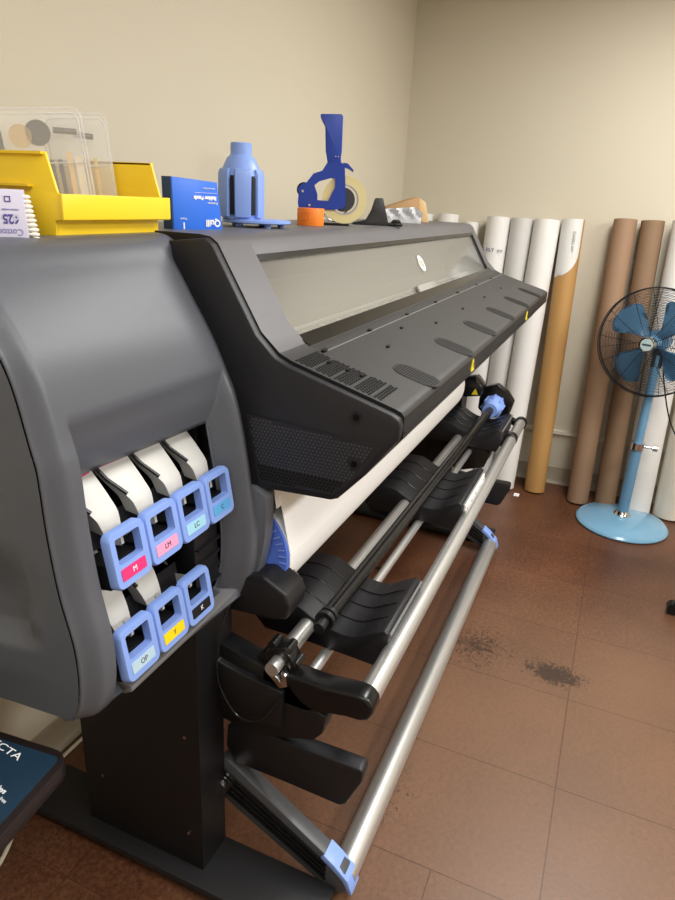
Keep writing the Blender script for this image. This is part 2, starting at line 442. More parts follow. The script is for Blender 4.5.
# shelf furniture : seam, clips, vents
sy, sz = (.335-.545), (1.203-1.262); sll = math.hypot(sy, sz); sy /= sll; sz /= sll
def sh(s, d=0):  # s from the hinge line forward
    return (.545+sy*s-sz*0-d*(-sz)*-1, 1.262+sz*s+d*(-sy))
def shelf_m(x, s, d=0):
    return frame((x, .545+sy*s, 1.262+sz*s), (1, 0, 0), (0, -sy, -sz)) @ Matrix.Translation((0, 0, d))
bm = B(); vs = box(bm, (0, -.0015, 0), (CX1-WXa-.02, .0015, .0012)); xf(vs, shelf_m(WXa+.01, .012)); 
mesh_from(bm, 'shelf_seam', mat('seam_light', (120, 120, 118), .4), printer)
for x in (1.21, 1.48, 1.78, 2.08, 2.38, 2.70, 3.0):
    bm = B(); vs = prism(bm, rrect(.022, .008, .0035, 3), 'z', 0, .005); xf(vs, shelf_m(x, .008 if x > 1.22 else .010)); mesh_from(bm, 'clip', blackg, printer)
for (x, s) in ((1.16,.045),(1.165,.085),(1.17,.115),(1.42,.08),(1.62,.045),(1.82,.085),(2.15,.085),(2.5,.085),(2.85,.085)):
    bm = B(); vs = prism(bm, rrect(.016, .007, .003, 3), 'z', 0, .004); xf(vs, shelf_m(x, s)); mesh_from(bm, 'clip', blackg, printer)
ventm = mat('vent_mesh', (34, 34, 35), .6); ventd = mat('vent_hole', (8, 8, 8), .9)
for i, x in enumerate((1.314, 1.657, 1.983, 2.325, 2.678, 3.037)):
    bm = B(); vs = prism(bm, rrect(.078, .108, .034, 5), 'z', 0, .0012)
    r = []
    for a in range(-7, 8):
        for b in range(-9, 10):
            px_, py_ = a*.0052+(b % 2)*.0026, b*.0056
            if abs(px_) > .034 or abs(py_) > .050 or abs(px_)+abs(py_) > .070: continue
            r += prism(bm, [(px_+.0019*math.cos(t*math.pi/3), py_+.0019*math.sin(t*math.pi/3)) for t in range(6)], 'z', .0011, .0014, 1)
    xf(vs+r, shelf_m(x, .188 if x < 1.4 else .184))
    mesh_from(bm, 'vent', [ventm, ventd], printer)
# perforated strip at the near end of the shelf
bm = B(); allv = []
for a in range(0, 34):
    if a % 7 == 6 or a > 30: continue
    for b in range(11):
        s = .004+.0060*a; x = 1.096+.0092*b+(a % 2)*.0046
        if x > 1.192: continue
        v_ = prism(bm, [(.0030*math.cos(t*math.pi/3), .0030*math.sin(t*math.pi/3)) for t in range(6)], 'z', .0, .0010)
        xf(v_, shelf_m(x, s))
mesh_from(bm, 'perforation', ventd, printer)
# near end panel of the cover: frame edge and honeycomb grille
endp = [(.812,1.462),(.722,1.473),(.706,1.462),(.612,1.306),(.572,1.268),(.545,1.256),(.335,1.197),(.320,1.190),(.316,1.176),(.318,1.152),(.326,1.142),(.376,1.071),(.430,1.010),(.445,1.004),(.605,.995),(.66,1.0),(.70,1.10)]
bm = B(); prism(bm, endp, 'x', 1.064, 1.086)
mesh_from(bm, 'end_panel', mat('end_panel_black', (33, 33, 37), .45, bump=.3, bscale=900), printer, bevel=.004)
def inside(p, poly):
    c = False; j = len(poly)-1
    for i in range(len(poly)):
        a, b = poly[i], poly[j]
        if (a[1] > p[1]) != (b[1] > p[1]) and p[0] < (b[0]-a[0])*(p[1]-a[1])/(b[1]-a[1])+a[0]: c = not c
        j = i
    return c
grl = [(.632,1.150),(.345,1.135),(.385,1.070),(.437,1.018),(.603,1.008)]
bm = B(); prism(bm, grl, 'x', 1.0615, 1.0645)
k = 0
for a in range(60):
    for b in range(30):
        y = .34+.0078*a+(b % 2)*.0039; z = 1.012+.0068*b
        if inside((y, z), [(.624,1.144),(.362,1.130),(.395,1.068),(.442,1.024),(.597,1.014)]) and math.hypot(y-.398, z-1.091) > .014:
            low = z < 1.052
            R_ = .0034 if low else .0027
            prism(bm, [(y+R_*math.cos(t*math.pi/3+.52), z+R_*math.sin(t*math.pi/3+.52)) for t in range(6)], 'x', 1.0608, 1.0616, 1 if low else 2)
mesh_from(bm, 'honeycomb_grille', [mat('grille_black', (32, 32, 34), .5), ventd, mat('grille_dimple', (64, 64, 69), .4)], printer, smooth=20)
for (y, z) in ((.400, 1.183), (.398, 1.091)):
    bm = B(); tube(bm, (1.0595, y, z), (1.066, y, z), .0105, 20); s = mesh_from(bm, 'screw_boss', blackp, printer, bevel=.0015)
    bm = B(); tube(bm, (1.0580, y, z), (1.0600, y, z), .0062, 12); mesh_from(bm, 'screw', mat('screw_dark', (16, 16, 18), .25, metal=.6), s)
# warning triangles on the front lip
yel = mat('warning_yellow', (236, 214, 40), .5)
for x in (1.66, 2.62):
    bm = B(); prism(bm, [(x-.017,1.156),(x+.017,1.156),(x,1.188)], 'y', .3135, .3165); st = mesh_from(bm, 'warning_sticker', yel, printer)
    bm = B(); box(bm, (x-.0018, .3128, 1.164), (x+.0018, .3136, 1.178)); mesh_from(bm, 'warning_mark', ink, st)
# vertical seam lines on the front lip
bm = B(); prism(bm, [(.314,1.160),(.314,1.158),(.317,1.158),(.317,1.160)], 'x', 1.09, 3.28); mesh_from(bm, 'lip_groove', deep, printer)

# far end module (behind the cover), mostly hidden
bm = B(); prism(bm, [(1.19,1.45),(1.08,1.475),(1.08,1.0),(.70,1.0),(.66,.90),(.66,.80),(.70,.74),(1.19,.74)], 'x', 1.09, 3.28)
mesh_from(bm, 'rear_body', blackp, printer)
bm = B(); prism(bm, [(.72,.995),(.60,.99),(.585,.90),(.62,.83),(.655,.745),(.72,.745)], 'x', 2.98, 3.25)
mesh_from(bm, 'far_end_module', blackp, printer, bevel=.01)
bm = B(); prism(bm, [(.66,.84),(.598,.805),(.535,.825),(.498,.785),(.502,.742),(.57,.728),(.66,.73)], 'x', 2.93, 3.02)
fl_ = mesh_from(bm, 'drive_lug', blackg, printer, bevel=.007)
bm = B(); prism(bm, [(.545,.745),(.515,.748),(.53,.775)], 'x', 2.9275, 2.9305); mesh_from(bm, 'warning_sticker', yel, fl_)

# legs and feet
for (xa, name_) in ((.915, 'leg'), (2.96, 'leg')):
    bm = B(); box(bm, (xa, .662, .03), (xa+.096, 1.005, .745))
    lg = mesh_from(bm, 'leg', blackm, printer, bevel=.003)
    for (y, z) in ((.95,.20),(.70,.43),(.70,.14)):
        bm = B(); tube(bm, (xa-.002, y, z), (xa+.003, y, z), .004, 10); mesh_from(bm, 'screw', chrome, lg)
    bm = B()
    xb = xa+.05
    prism(bm, [(1.185,.010),(1.185,.036),(.36,.036),(.36,.010)], 'x', xb-.090, xb+.052)
    ft = mesh_from(bm, 'foot', mat('foot_black', (30, 30, 32), .5, bump=.4, bscale=400), printer, bevel=.006)
    for y in (.42, 1.12):
        bm = B(); tube(bm, (xb, y, .0), (xb, y, .014), .022, 16); mesh_from(bm, 'foot_pad', blackp, ft)
# bracket box in front of each leg
def arms(dx, near=True):
    bm = B()
    prism(bm, [(.68,.64),(.50,.60),(.462,.560),(.402,.536),(.409,.49),(.43,.463),(.55,.424),(.68,.43)], 'x', 1.00+dx, 1.05+dx)
    mesh_from(bm, 'bracket', blackm, printer, bevel=.004)
    bm = B()
    arm = [(.56,.610),(.49,.615),(.41,.612),(.340,.621),(.318,.618),(.303,.602),(.302,.585),(.311,.565),(.330,.557),(.361,.555),(.406,.545),(.45,.530),(.56,.53)]
    prism(bm, arm, 'x', 1.00+dx, 1.050+dx)
    mesh_from(bm, 'upper_arm', blackg, printer, bevel=.008, seg=3)
    bm = B()
    prism(bm, [(.66,.335),(.655,.40),(.58,.425),(.50,.414),(.322,.416),(.316,.405),(.318,.38),(.350,.302),(.366,.290),(.501,.293),(.636,.292)], 'x', 1.015+dx, 1.055+dx)
    if not near: bmesh.ops.translate(bm, verts=bm.verts[:], vec=(.15, .0, -.10))
    mesh_from(bm, 'lower_arm', blackp, printer, bevel=.006)
    # swing arm down to the floor bar
    d = [(.690,.262),(.672,.292),(.652,.292),(.377,.117),(.340,.088),(.328,.058),(.338,.026),(.362,.014),(.392,.024),(.637,.150),(.684,.180)]
    dx -= .032; bm = B()
    prism(bm, d, 'x', 1.045+dx, 1.085+dx)
    sa = mesh_from(bm, 'swing_arm', mat('swing_arm_grey', (74, 76, 80), .4), printer, bevel=.005)
    bm = B()
    for k in range(4):
        o_ = .020*k
        prism(bm, [(.670,.262-o_),(.668,.270-o_),(.390,.103-o_*.75),(.386,.094-o_*.75)], 'x', 1.040+dx, 1.046+dx)
    mesh_from(bm, 'rib', blackg, sa)
    bm = B()
    prism(bm, [(.398,.136),(.372,.118),(.340,.092),(.322,.058),(.312,.060),(.325,.098),(.36,.130),(.388,.150)], 'x', 1.040+dx, 1.089+dx)
    bmesh.ops.translate(bm, verts=bm.verts[:], vec=(0, .004, -.022))
    mesh_from(bm, 'end_clip', hpblue, sa, bevel=.003)
    bm = B(); tube(bm, (1.02+dx, .665, .22), (1.10+dx, .665, .22), .022, 20); mesh_from(bm, 'pivot', chrome, sa)
arms(0); arms(1.83, False)
bm = B(); prism(bm, [(.72,.75),(.66,.75),(.66,.60),(.60,.588),(.50,.575),(.50,.48),(.62,.46),(.72,.50)], 'x', .985, 1.05)
mesh_from(bm, 'side_bracket', blackm, printer, bevel=.004)
bm = B(); box(bm, (3.0, .60, .60), (3.12, .72, .76)); mesh_from(bm, 'side_bracket', blackm, printer, bevel=.004)

# tubes
bm = B(); tube(bm, (1.045, .328, .587), (3.12, .328, .587), .0235, 32); mesh_from(bm, 'front_tube', alu, printer)
bm = B(); tube(bm, (3.115, .328, .587), (3.14, .328, .587), .030, 24); tube(bm, (3.09, .328, .587), (3.125, .46, .63), .018, 16); mesh_from(bm, 'tube_clamp', blackg, printer, bevel=.002)
bm = B(); tube(bm, (1.035, .352, .052), (2.84, .352, .052), .0325, 36); mesh_from(bm, 'floor_bar', alu, printer)
bm = B(); tube(bm, (1.03, .545, .592), (3.0, .545, .585), .0205, 28); mesh_from(bm, 'rear_tube', alu, printer)
bm = B(); tube(bm, (1.06, .492, .530), (3.0, .492, .530), .0130, 20); mesh_from(bm, 'lower_tube', alu, printer)
# near hub knob
bm = B(); pipe(bm, (1.005, .520, .635), (1.045, .520, .635), .034, .016, 20)
for k in range(6):
    t = k*math.pi/3; y = .520+.036*math.cos(t); z = .635+.036*math.sin(t)
    tube(bm, (1.008, y, z), (1.042, y, z), .010, 10)
mesh_from(bm, 'hub_knob', blackg, printer, bevel=.001)
bm = B(); tube(bm, (.975, .520, .635), (1.05, .520, .635), .0155, 20); mesh_from(bm, 'hub_shaft', alu, printer, bevel=.003)
bm = B(); prism(bm, [(.535,.612),(.505,.585),(.488,.596),(.492,.622),(.503,.626),(.500,.602),(.528,.622)], 'x', .985, 1.0); mesh_from(bm, 'hub_clip', chrome, printer, bevel=.001)

# curved loading saddles
ribm = mat('saddle_black', (28, 28, 31), .42, bump=.3, bscale=500)
def saddle(x0, x1, dy, dz, rot=0, sticker=False):
    top = spline([(.690,.575,0),(.672,.622,0),(.630,.638,0),(.575,.638,0),(.525,.614,0),(.480,.600,0),(.430,.598,0),(.385,.622,0),(.352,.640,0)], 4)
    out = [(p.x+dy, p.y+dz) for p in top] + [(.341+dy,.632+dz),(.338+dy,.572+dz),(.352+dy,.535+dz),(.44+dy,.540+dz),(.56+dy,.545+dz),(.66+dy,.545+dz)]
    bm = B(); prism(bm, out, 'x', x0, x1)
    s = mesh_from(bm, 'saddle', ribm, printer, bevel=.004)
    bm = B()
    nr = 3
    for k in range(nr):
        x = x0+(x1-x0)*(k+1)/(nr+1)
        path(bm, [(x, p.x+dy, p.y+dz+.0006) for p in top[3:-2]], .0022, 6)
    mesh_from(bm, 'saddle_rib', blackg, s)
    bm = B(); box(bm, (x0+.004, .336+dy, .628+dz), (x1-.004, .340+dy, .634+dz)); mesh_from(bm, 'saddle_edge', mat('edge_sheen', (120, 120, 120), .3), s)
    if sticker:
        bm = B(); box(bm, (x0+.02, .3325+dy, .560+dz), (x1-.02, .3385+dy, .625+dz)); stt = mesh_from(bm, 'warning_label', mat('label_white', (230, 226, 224), .5), s)
        bm = B()
        n = 5
        for k in range(n):
            xx = x0+.04+(x1-x0-.08)*k/(n-1)
            if k % 2 == 0: 
                lathe(bm, [(.0001,0),(.016,0),(.016,.0008),(.0001,.0008)], (xx, .3315+dy, .592+dz), 20, axis='y'); lathe(bm, [(.0001,0),(.0115,0),(.0115,.0006),(.0001,.0006)], (xx, .3308+dy, .592+dz), 20, axis='y', mi=1)
            box(bm, (xx-.003, .3300+dy, .575+dz), (xx+.003, .3310+dy, .610+dz), 2)
            box(bm, (xx-.012, .3300+dy, .586+dz), (xx+.012, .3310+dy, .591+dz), 2)
        mesh_from(bm, 'label_pictogram', [mat('label_red', (196, 60, 60), .5), mat('label_white', (230, 226, 224), .5), ink], stt)
saddle(1.20, 1.46, 0, 0)
saddle(1.965, 2.32, .008, .0, sticker=True)
saddle(2.74, 3.02, .02, .02)
# link blocks below the far saddles
bm = B(); prism(bm, [(.60,.56),(.50,.575),(.43,.56),(.398,.53),(.42,.465),(.53,.43),(.62,.47)], 'x', 2.76, 2.83); lk = mesh_from(bm, 'link_plate', blackg, printer, bevel=.006)
bm = B(); prism(bm, [(.545,.455),(.515,.455),(.53,.482)], 'x', 2.7575, 2.7605); mesh_from(bm, 'warning_sticker', yel, lk)
bm = B(); prism(bm, [(.60,.54),(.50,.53),(.46,.45),(.50,.44),(.60,.48)], 'x', 2.15, 2.20); mesh_from(bm, 'link_plate', blackg, printer, bevel=.006)
# sensor cable loop
bm = B(); path(bm, spline([(1.02,.640,.745),(.99,.650,.69),(.975,.652,.63),(.972,.645,.55),(.972,.60,.485),(.972,.54,.50),(.982,.50,.57)], 8), .0025, 8); mesh_from(bm, 'cable', blackg, printer)
settle(printer)

# ---------------------------------------------------------------- ink cartridges
inks = [('M', (222, 52, 120), 'magenta M label, leftmost of the upper row', 0, 0),
        ('LM', (240, 158, 196), 'pink LM label, second in upper row', 1, 0),
        ('LC', (160, 214, 236), 'pale cyan LC label, third in upper row', 2, 0),
        ('C', (92, 168, 226), 'sky blue C label, rightmost of upper row', 3, 0),
        ('OP', (178, 206, 222), 'pale grey OP label, leftmost of lower row', 0, 1),
        ('Y', (250, 214, 20), 'yellow Y label, middle of lower row', 1, 1),
        ('K', (20, 20, 22), 'black K label, rightmost of lower row', 2, 1)]
def cartridge_mesh():
    bm = B()
    W, Hh, D = .0825, .096, .016
    out = rrect(W, Hh, .013, 5); win = [(p[0]-.001, p[1]+.015) for p in rrect(.056, .043, .004, 5)]
    n = len(out)
    def ringv(pts, z, s=1, inset=0): return [bm.verts.new((p[0]*s, p[1]*s, z)) for p in pts]
    of = ringv(out, 0, .95); om = ringv(out, -.004); ob = ringv(out, -D)
    wf = ringv(win, 0); wb_ = ringv(win, -D)
    for A, C in ((of, om), (om, ob)):
        for i in range(n): bm.faces.new((A[i], C[i], C[(i+1) % n], A[(i+1) % n]))
    for i in range(n):
        bm.faces.new((wf[i], wf[(i+1) % n], wb_[(i+1) % n], wb_[i]))
        bm.faces.new((of[i], of[(i+1) % n], wf[(i+1) % n], wf[i]))
        bm.faces.new((ob[(i+1) % n], ob[i], wb_[i], wb_[(i+1) % n]))
    rec(bm); return bm
def tongue_bm(row, x):
    # white bag carrier that leans forward from the top of its slot to the handle, narrowing on its left side
    pr = [(.752,1.150),(.744,1.136),(.732,1.120),(.714,1.100),(.696,1.080),(.682,1.062),(.676,1.035)] if row == 0 else \
         [(.744,.985),(.737,.975),(.722,.955),(.704,.930),(.688,.905),(.677,.880),(.670,.855)]
    pr = [(p.x, p.y) for p in spline([(a, b, 0) for a, b in pr], 3)]
    bm = B(); N_ = len(pr)-1; n = 6; F = []; K = []
    for k, (y, z) in enumerate(pr):
        t = k/N_; xl = x+.003+.034*t**1.3; xr = x+.078+.003*math.sin(t*3.0)-.004*t
        F.append([bm.verts.new((xl+(xr-xl)*i/n, y-.004*math.sin(math.pi*i/n), z)) for i in range(n+1)])
        K.append([bm.verts.new((xl+(xr-xl)*i/n, y+.03, z+.004)) for i in range(n+1)])
    for k in range(N_):
        for i in range(n):
            bm.faces.new((F[k][i], F[k][i+1], F[k+1][i+1], F[k+1][i])); bm.faces.new((K[k][i+1], K[k][i], K[k+1][i], K[k+1][i+1]))
        bm.faces.new((F[k][0], F[k+1][0], K[k+1][0], K[k][0])); bm.faces.new((F[k+1][n], F[k][n], K[k][n], K[k+1][n]))
    rec(bm)
    return bm
def stripe_bm(x):
    bm = B(); F = [[bm.verts.new((x+.010+.062*i/6, y-.0045*math.sin(math.pi*(.12+.76*i/6))-.0012, z)) for i in range(7)] for (y, z) in ((.7400,1.1310),(.7330,1.1215))]
    for i in range(6): bm.faces.new((F[0][i], F[0][i+1], F[1][i+1], F[1][i]))
    rec(bm)
    return bm
seam_w = {}
for nm, rgb, lab, c, r in inks:
    root = thing('ink_cartridge', 'blue-handled ink cartridge with ' + lab, 'ink cartridge', 'ink cartridges in the near end of the printer')
    x = .668+.084*c
    yb, zb = (.628, 1.016) if r == 0 else (.622, .842)
    root.location = (x+.040, yb, zb-.052)
    fr = frame((x+.040, yb, zb), (1, 0, 0), (0, .17, 1))
    h = mesh_from(cartridge_mesh(), 'handle', hpblue, root, smooth=50); h.data.transform(fr)
    bm = B(); vs = prism(bm, [(p[0]-.001, p[1]-.024) for p in rrect(.056, .020, .002, 2)], 'z', -.001, .0012); xf(vs, fr)
    lb = mesh_from(bm, 'label', mat('ink_label_'+nm, rgb, .5), h)
    t = text_mesh(nm, .013, white_ink if nm in ('M', 'K') else ink, 'label_text', fr @ Matrix.Translation((0, -.024, .0014)), h, depth=.0002)
    bm = B(); vs = box(bm, (-.036, -.048, -.075), (.036, -.006, -.021)); vs += box(bm, (-.036, .0, -.078), (.036, .046, -.074)); xf(vs, fr)
    mesh_from(bm, 'cartridge_box', blackp, root, bevel=.002)
    bm = B(); vs = box(bm, (.013, .008, -.030), (.019, .034, -.029)); vs += box(bm, (.013, .006, -.060), (.0135, .034, -.030)); xf(vs, fr); mesh_from(bm, 'barcode_sticker', whitep, root)
    if nm != 'K':
        bm = tongue_bm(r, x)
        tg = mesh_from(bm, 'bag_tongue', whitep, root)
        if r == 0:
            bm = stripe_bm(x); mesh_from(bm, 'colour_stripe', mat('ink_label_'+nm, rgb, .5), tg)
    settle(root)

# ---------------------------------------------------------------- media roll and take-up spindle
roll = thing('media_roll', 'big white paper roll loaded under the printer cover with blue end flange', 'paper roll', loc=(1.13, .665, .72))
bm = B(); lathe(bm, [(.03,0),(.127,0),(.127,1.66),(.03,1.66)], (1.106, .675, .814), 72, axis='x'); mesh_from(bm, 'paper_roll', paper, roll, smooth=30)
bm = B(); prism(bm, [(.5490,.83),(.5475,.83),(.5830,1.0),(.5845,1.0)], 'x', 1.106, 2.765); prism(bm, [(.5745,.945),(.573,.945),(.5830,1.0),(.5845,1.0)], 'x', 1.088, 1.106); mesh_from(bm, 'paper_web', paper, roll)
bm = B(); pipe(bm, (1.090, .673, .818), (1.105, .673, .816), .1240, .055, 64); fl = mesh_from(bm, 'flange', mat('flange_blue', (84, 116, 210), .38), roll, smooth=30)
bm = B()
for k in range(48):
    t = 2*math.pi*k/48; c_, s_ = math.cos(t), math.sin(t)
    path(bm, [(1.0890, .673+.107*c_, .818+.107*s_), (1.0890, .673+.1225*c_, .818+.1225*s_)], .0012, 4)
mesh_from(bm, 'flange_rib', hpblue, fl)
bm = B(); pipe(bm, (1.086, .673, .818), (1.091, .673, .818), .060, .02, 40); mesh_from(bm, 'hub', hpblue_d, roll)
bm = B(); tube(bm, (1.05, .673, .818), (2.97, .673, .818), .022, 24); mesh_from(bm, 'core_spindle', blackp, roll)
settle(roll)

sp = thing('take_up_spindle', 'long black take-up spindle with a blue hub at its far end, lying over the saddles', 'spindle', loc=(1.1, .455, .64))
SY, SZ = .462, .672
bm = B(); tube(bm, (1.13, SY+.01, SZ), (3.04, SY-.005, SZ), .0185, 28)
mesh_from(bm, 'tube', blackg, sp)
bm = B(); tube(bm, (1.100, SY+.01, SZ), (1.132, SY+.01, SZ), .013, 20); tube(bm, (1.130, SY+.01, SZ), (1.142, SY+.01, SZ), .023, 24); tube(bm, (1.150, SY+.01, SZ), (1.160, SY+.01, SZ), .022, 24); mesh_from(bm, 'collar', blackp, sp, bevel=.002)
bm = B(); lathe(bm, [(.02,-.02),(.034,-.02),(.036,0),(.046,.02),(.046,.10),(.02,.10)], (2.98, SY-.005, SZ), 32, axis='x')
for k in range(8):
    t = k*math.pi/4; tube(bm, (3.0, SY-.005+.046*math.cos(t), SZ+.046*math.sin(t)), (3.08, SY-.005+.046*math.cos(t), SZ+.046*math.sin(t)), .006, 8)
mesh_from(bm, 'hub', hpblue, sp)
bm = B()
pts = []
for k in range(9):
    t = 2*math.pi*k/9+.2; rr = .088 if k % 3 else .078
    pts.append((SY-.005+rr*math.cos(t), SZ+.01+rr*math.sin(t)))
prism(bm, pts, 'x', 3.08, 3.13)
mesh_from(bm, 'end_flange', blackg, sp, bevel=.006)
settle(sp)

# ---------------------------------------------------------------- things on top of the printer
TOPZ = 1.4685; LIDZ = 1.4782
# yellow bin
ym = mat('yellow_bin_plastic', (252, 214, 44), .35)
bn = thing('storage_bin', 'bright yellow open-fronted plastic storage bin on the near end of the printer', 'storage bin', loc=(.97, .95, TOPZ))
bm = B()
x0, x1, yf, yb_ = .842, 1.092, .853, 1.12; T = .005; zt = 1.598; zl = 1.537
def wallq(bm, a, b): box(bm, a, b)
box(bm, (x0, yf, TOPZ), (x1, yb_, TOPZ+T))                                   # base
prism(bm, [(yf-.004,TOPZ),(yf+T,TOPZ),(yf+T-.002,zl-.032),(yf-.014,zl-.036),(yf-.014,zl),(yf-.020,zl),(yf-.020,zl-.038),(yf-.004,zl-.040)], 'x', x0, x1)   # lip wall
prism(bm, [(yf-.020,zl),(yf-.020,zl-.038),(yf-.004,zl-.040),(yf-.004,TOPZ),(yb_,TOPZ),(yb_,zt),(yf+.004,zt),(yf-.014,zl+.002)], 'x', x0-T, x0)
prism(bm, [(yf-.020,zl),(yf-.020,zl-.038),(yf-.004,zl-.040),(yf-.004,TOPZ),(yb_,TOPZ),(yb_,zt),(yf+.004,zt),(yf-.014,zl+.002)], 'x', x1, x1+T)
box(bm, (x0, yb_-T, TOPZ), (x1, yb_, zt))
box(bm, (x0-T-.006, yf+.006, zt-.004), (x0, yb_+.006, zt)); box(bm, (x1, yf+.006, zt-.004), (x1+T+.006, yb_+.006, zt)); box(bm, (x0-T-.006, yb_, zt-.004), (x1+T+.006, yb_+.006, zt))
box(bm, (x0-T-.010, yf+.035, zt-.052), (x0-T, yb_, zt-.048))
mesh_from(bm, 'bin_shell', ym, bn, bevel=.0012)
bm = B(); prism(bm, [(yf-.026,zl+.001),(yf-.026,zl-.038),(yf-.020,zl-.040),(yf-.020,zl+.001)], 'x', x0-.008, x1+.016); mesh_from(bm, 'bin_lip', ym, bn, bevel=.0015)
settle(bn)
# cotton swab box
cb = thing('swab_box', 'pale lilac box of 625 cotton swabs, upside down against the yellow bin', 'swab box', loc=(.74, .80, TOPZ))
LM = lambda p0, deg, z=0: Matrix.Translation((p0[0], p0[1], z)) @ Matrix.Rotation(-math.radians(deg), 4, 'Z')
L6 = LM((.757, .835), 45)
bm = B(); vs = prism(bm, [(-.170,TOPZ),(.0085,TOPZ),(.0065,1.541),(-.170,1.541)], 'y', 0, .062); xf(vs, L6); rec(bm); mesh_from(bm, 'carton', mat('lilac_card', (214, 212, 232), .55), cb, bevel=.001)
purple = mat('print_purple', (92, 84, 160), .5); lil = mat('print_lilac', (150, 145, 196), .5)
fm = lambda u, z: L6 @ frame((u, -.0008, z), (-1, 0, 0), (0, 0, -1))
text_mesh('625', .018, purple, 'print_number', fm(-.0128, 1.501), cb, bold=.0005, sx=.82)
text_mesh('Cotton', .013, lil, 'print_title', fm(-.0150, 1.4825), cb, sx=.9)
text_mesh('cotton swabs', .0042, lil, 'print_caption', fm(-.012, 1.5135), cb)
bm = B(); vs = []
for a, b in (((-.0185,-.0012,1.5240),(-.0105,-.0003,1.5252)), ((-.0185,-.0012,1.5308),(-.0105,-.0003,1.5320)), ((-.0185,-.0012,1.5240),(-.0173,-.0003,1.5320)), ((-.0117,-.0012,1.5240),(-.0105,-.0003,1.5320))): vs += box(bm, a, b)
xf(vs, L6); mesh_from(bm, 'print_mark', purple, cb)
settle(cb)
sw = None
sm = mat('cotton_white', (240, 236, 226), .8)
for k in range(10):
    z = TOPZ+.0036+.0066*k
    if sw is None:
        bm = B(); lathe(bm, [(.0001,0),(.0016,.001),(.0030,.004),(.0032,.009),(.0018,.015),(.0012,.016),(.0012,.060),(.0001,.060)], (0,0,0), 12, axis='x')
        xf(bm.verts[:], Matrix.Rotation(math.pi, 4, 'Z'))
        sw = mesh_from(bm, 'cotton_swab', sm); o = sw
    else:
        o = sw.copy(); COL.objects.link(o)
    o.rotation_euler.z = -math.radians(45)
    o.location = L6 @ Vector((.0255-.0010*k+random.uniform(-.0006, .0006), .012, z))
    tag(o, 'white cotton swab tip sticking out of the stack beside the lilac 625 box', 'cotton swab', 'cotton swabs stacked at the open end of the lilac box')
# clamshell packs
clear = mat('clear_blister', (235, 235, 230), .08, alpha=.17, spec=.8)
rim = mat('clear_blister_rim', (240, 240, 236), .12, alpha=.38, spec=.8)
def clam(label, x0, x1, y, z0, z1, tilt, items):
    r = thing('blister_pack', label, 'blister pack', 'clear blister packs standing in the yellow bin', loc=(y[0], y[1], z0))
    m_ = LM(y, 42) @ Matrix.Translation(((x0+x1)/2, 0, z0)) @ Matrix.Rotation(math.radians(tilt), 4, 'Y')
    w_, h_ = (x1-x0), z1-z0
    def put(bm, vs): xf(vs, m_)
    bm = B(); out = [(p[0], p[1]+h_/2) for p in rrect(w_, h_, .015, 5)]
    inn = [(p[0]*.90, (p[1]-h_/2)*.90+h_/2) for p in out]
    vs = prism(bm, out, 'y', 0, .001)
    vs += [v for v in prism(bm, inn, 'y', -.024, -.0232) ]
    a = [bm.verts.new((p[0], -.024, p[1])) for p in inn]; b = [bm.verts.new((p[0]*1.03, 0, (p[1]-h_/2)*1.03+h_/2)) for p in inn]
    for i in range(len(a)): bm.faces.new((a[i], a[(i+1) % len(a)], b[(i+1) % len(a)], b[i]))
    put(bm, vs+a+b); mesh_from(bm, 'blister', clear, r)
    bm = B(); path(bm, [m_ @ Vector((p[0], 0, p[1])) for p in out], .0018, 6, closed=True); path(bm, [m_ @ Vector((p[0], -.024, p[1])) for p in inn], .0014, 6, closed=True)
    path(bm, [m_ @ Vector((-w_*.45, -.024, h_*.55)), m_ @ Vector((w_*.45, -.024, h_*.55))], .0016, 6)
    mesh_from(bm, 'blister_rim', rim, r)
    for kind, a_, b_, c_, d_, mm in items:
        bm = B()
        if kind == 'strip': vs = box(bm, (a_*w_, -.018, b_*h_), (c_*w_, -.014, d_*h_)); xf(vs, Matrix.Translation((0,0,0)))
        elif kind == 'disc': vs = tube(bm, (a_*w_, -.02, b_*h_), (a_*w_, -.006, b_*h_), c_, 24)
        else: vs = tube(bm, (a_*w_, -.014, b_*h_), (c_*w_, -.014, d_*h_), .005, 12)
        put(bm, vs); mesh_from(bm, {'strip':'foam_strip', 'disc':'polishing_disc', 'rod':'metal_rod'}[kind], mm, r)
    settle(r); return r
dk = mat('dark_rubber', (52, 50, 48), .6); wood = mat('pale_wood', (232, 196, 132), .6); tan = mat('tan_pad', (206, 178, 128), .7); stl = mat('steel_tool', (112, 108, 104), .3, metal=.6)
clam('larger clear blister pack with black strips and dark disc in yellow bin', -.082, .074, (.945, .955), TOPZ+.010, 1.670, -6,
     [('strip', -.0, .18, .045, .58, dk), ('strip', .085, .18, .13, .58, dk), ('strip', .17, .18, .215, .58, dk), ('strip', .27, .15, .32, .64, wood), ('strip', .35, .15, .43, .60, mat('cream_card', (236, 226, 204), .6)),
      ('disc', .02, .80, .020, 0, mat('disc_dark', (66, 62, 60), .5)), ('disc', -.16, .78, .018, 0, tan), ('rod', .18, .82, .42, .80, stl), ('strip', -.44, .55, -.34, .82, dk)])
clam('smaller clear blister pack with wooden sticks in yellow bin', -.002, .110, (1.0, 1.0), TOPZ+.008, 1.674, -5,
     [('strip', .05, .15, .14, .62, wood), ('strip', .20, .15, .26, .62, mat('yellow_strip', (240, 204, 110), .6)), ('strip', -.12, .15, -.04, .60, mat('cream_card', (236, 226, 204), .6)), ('rod', -.05, .82, .25, .80, stl)])
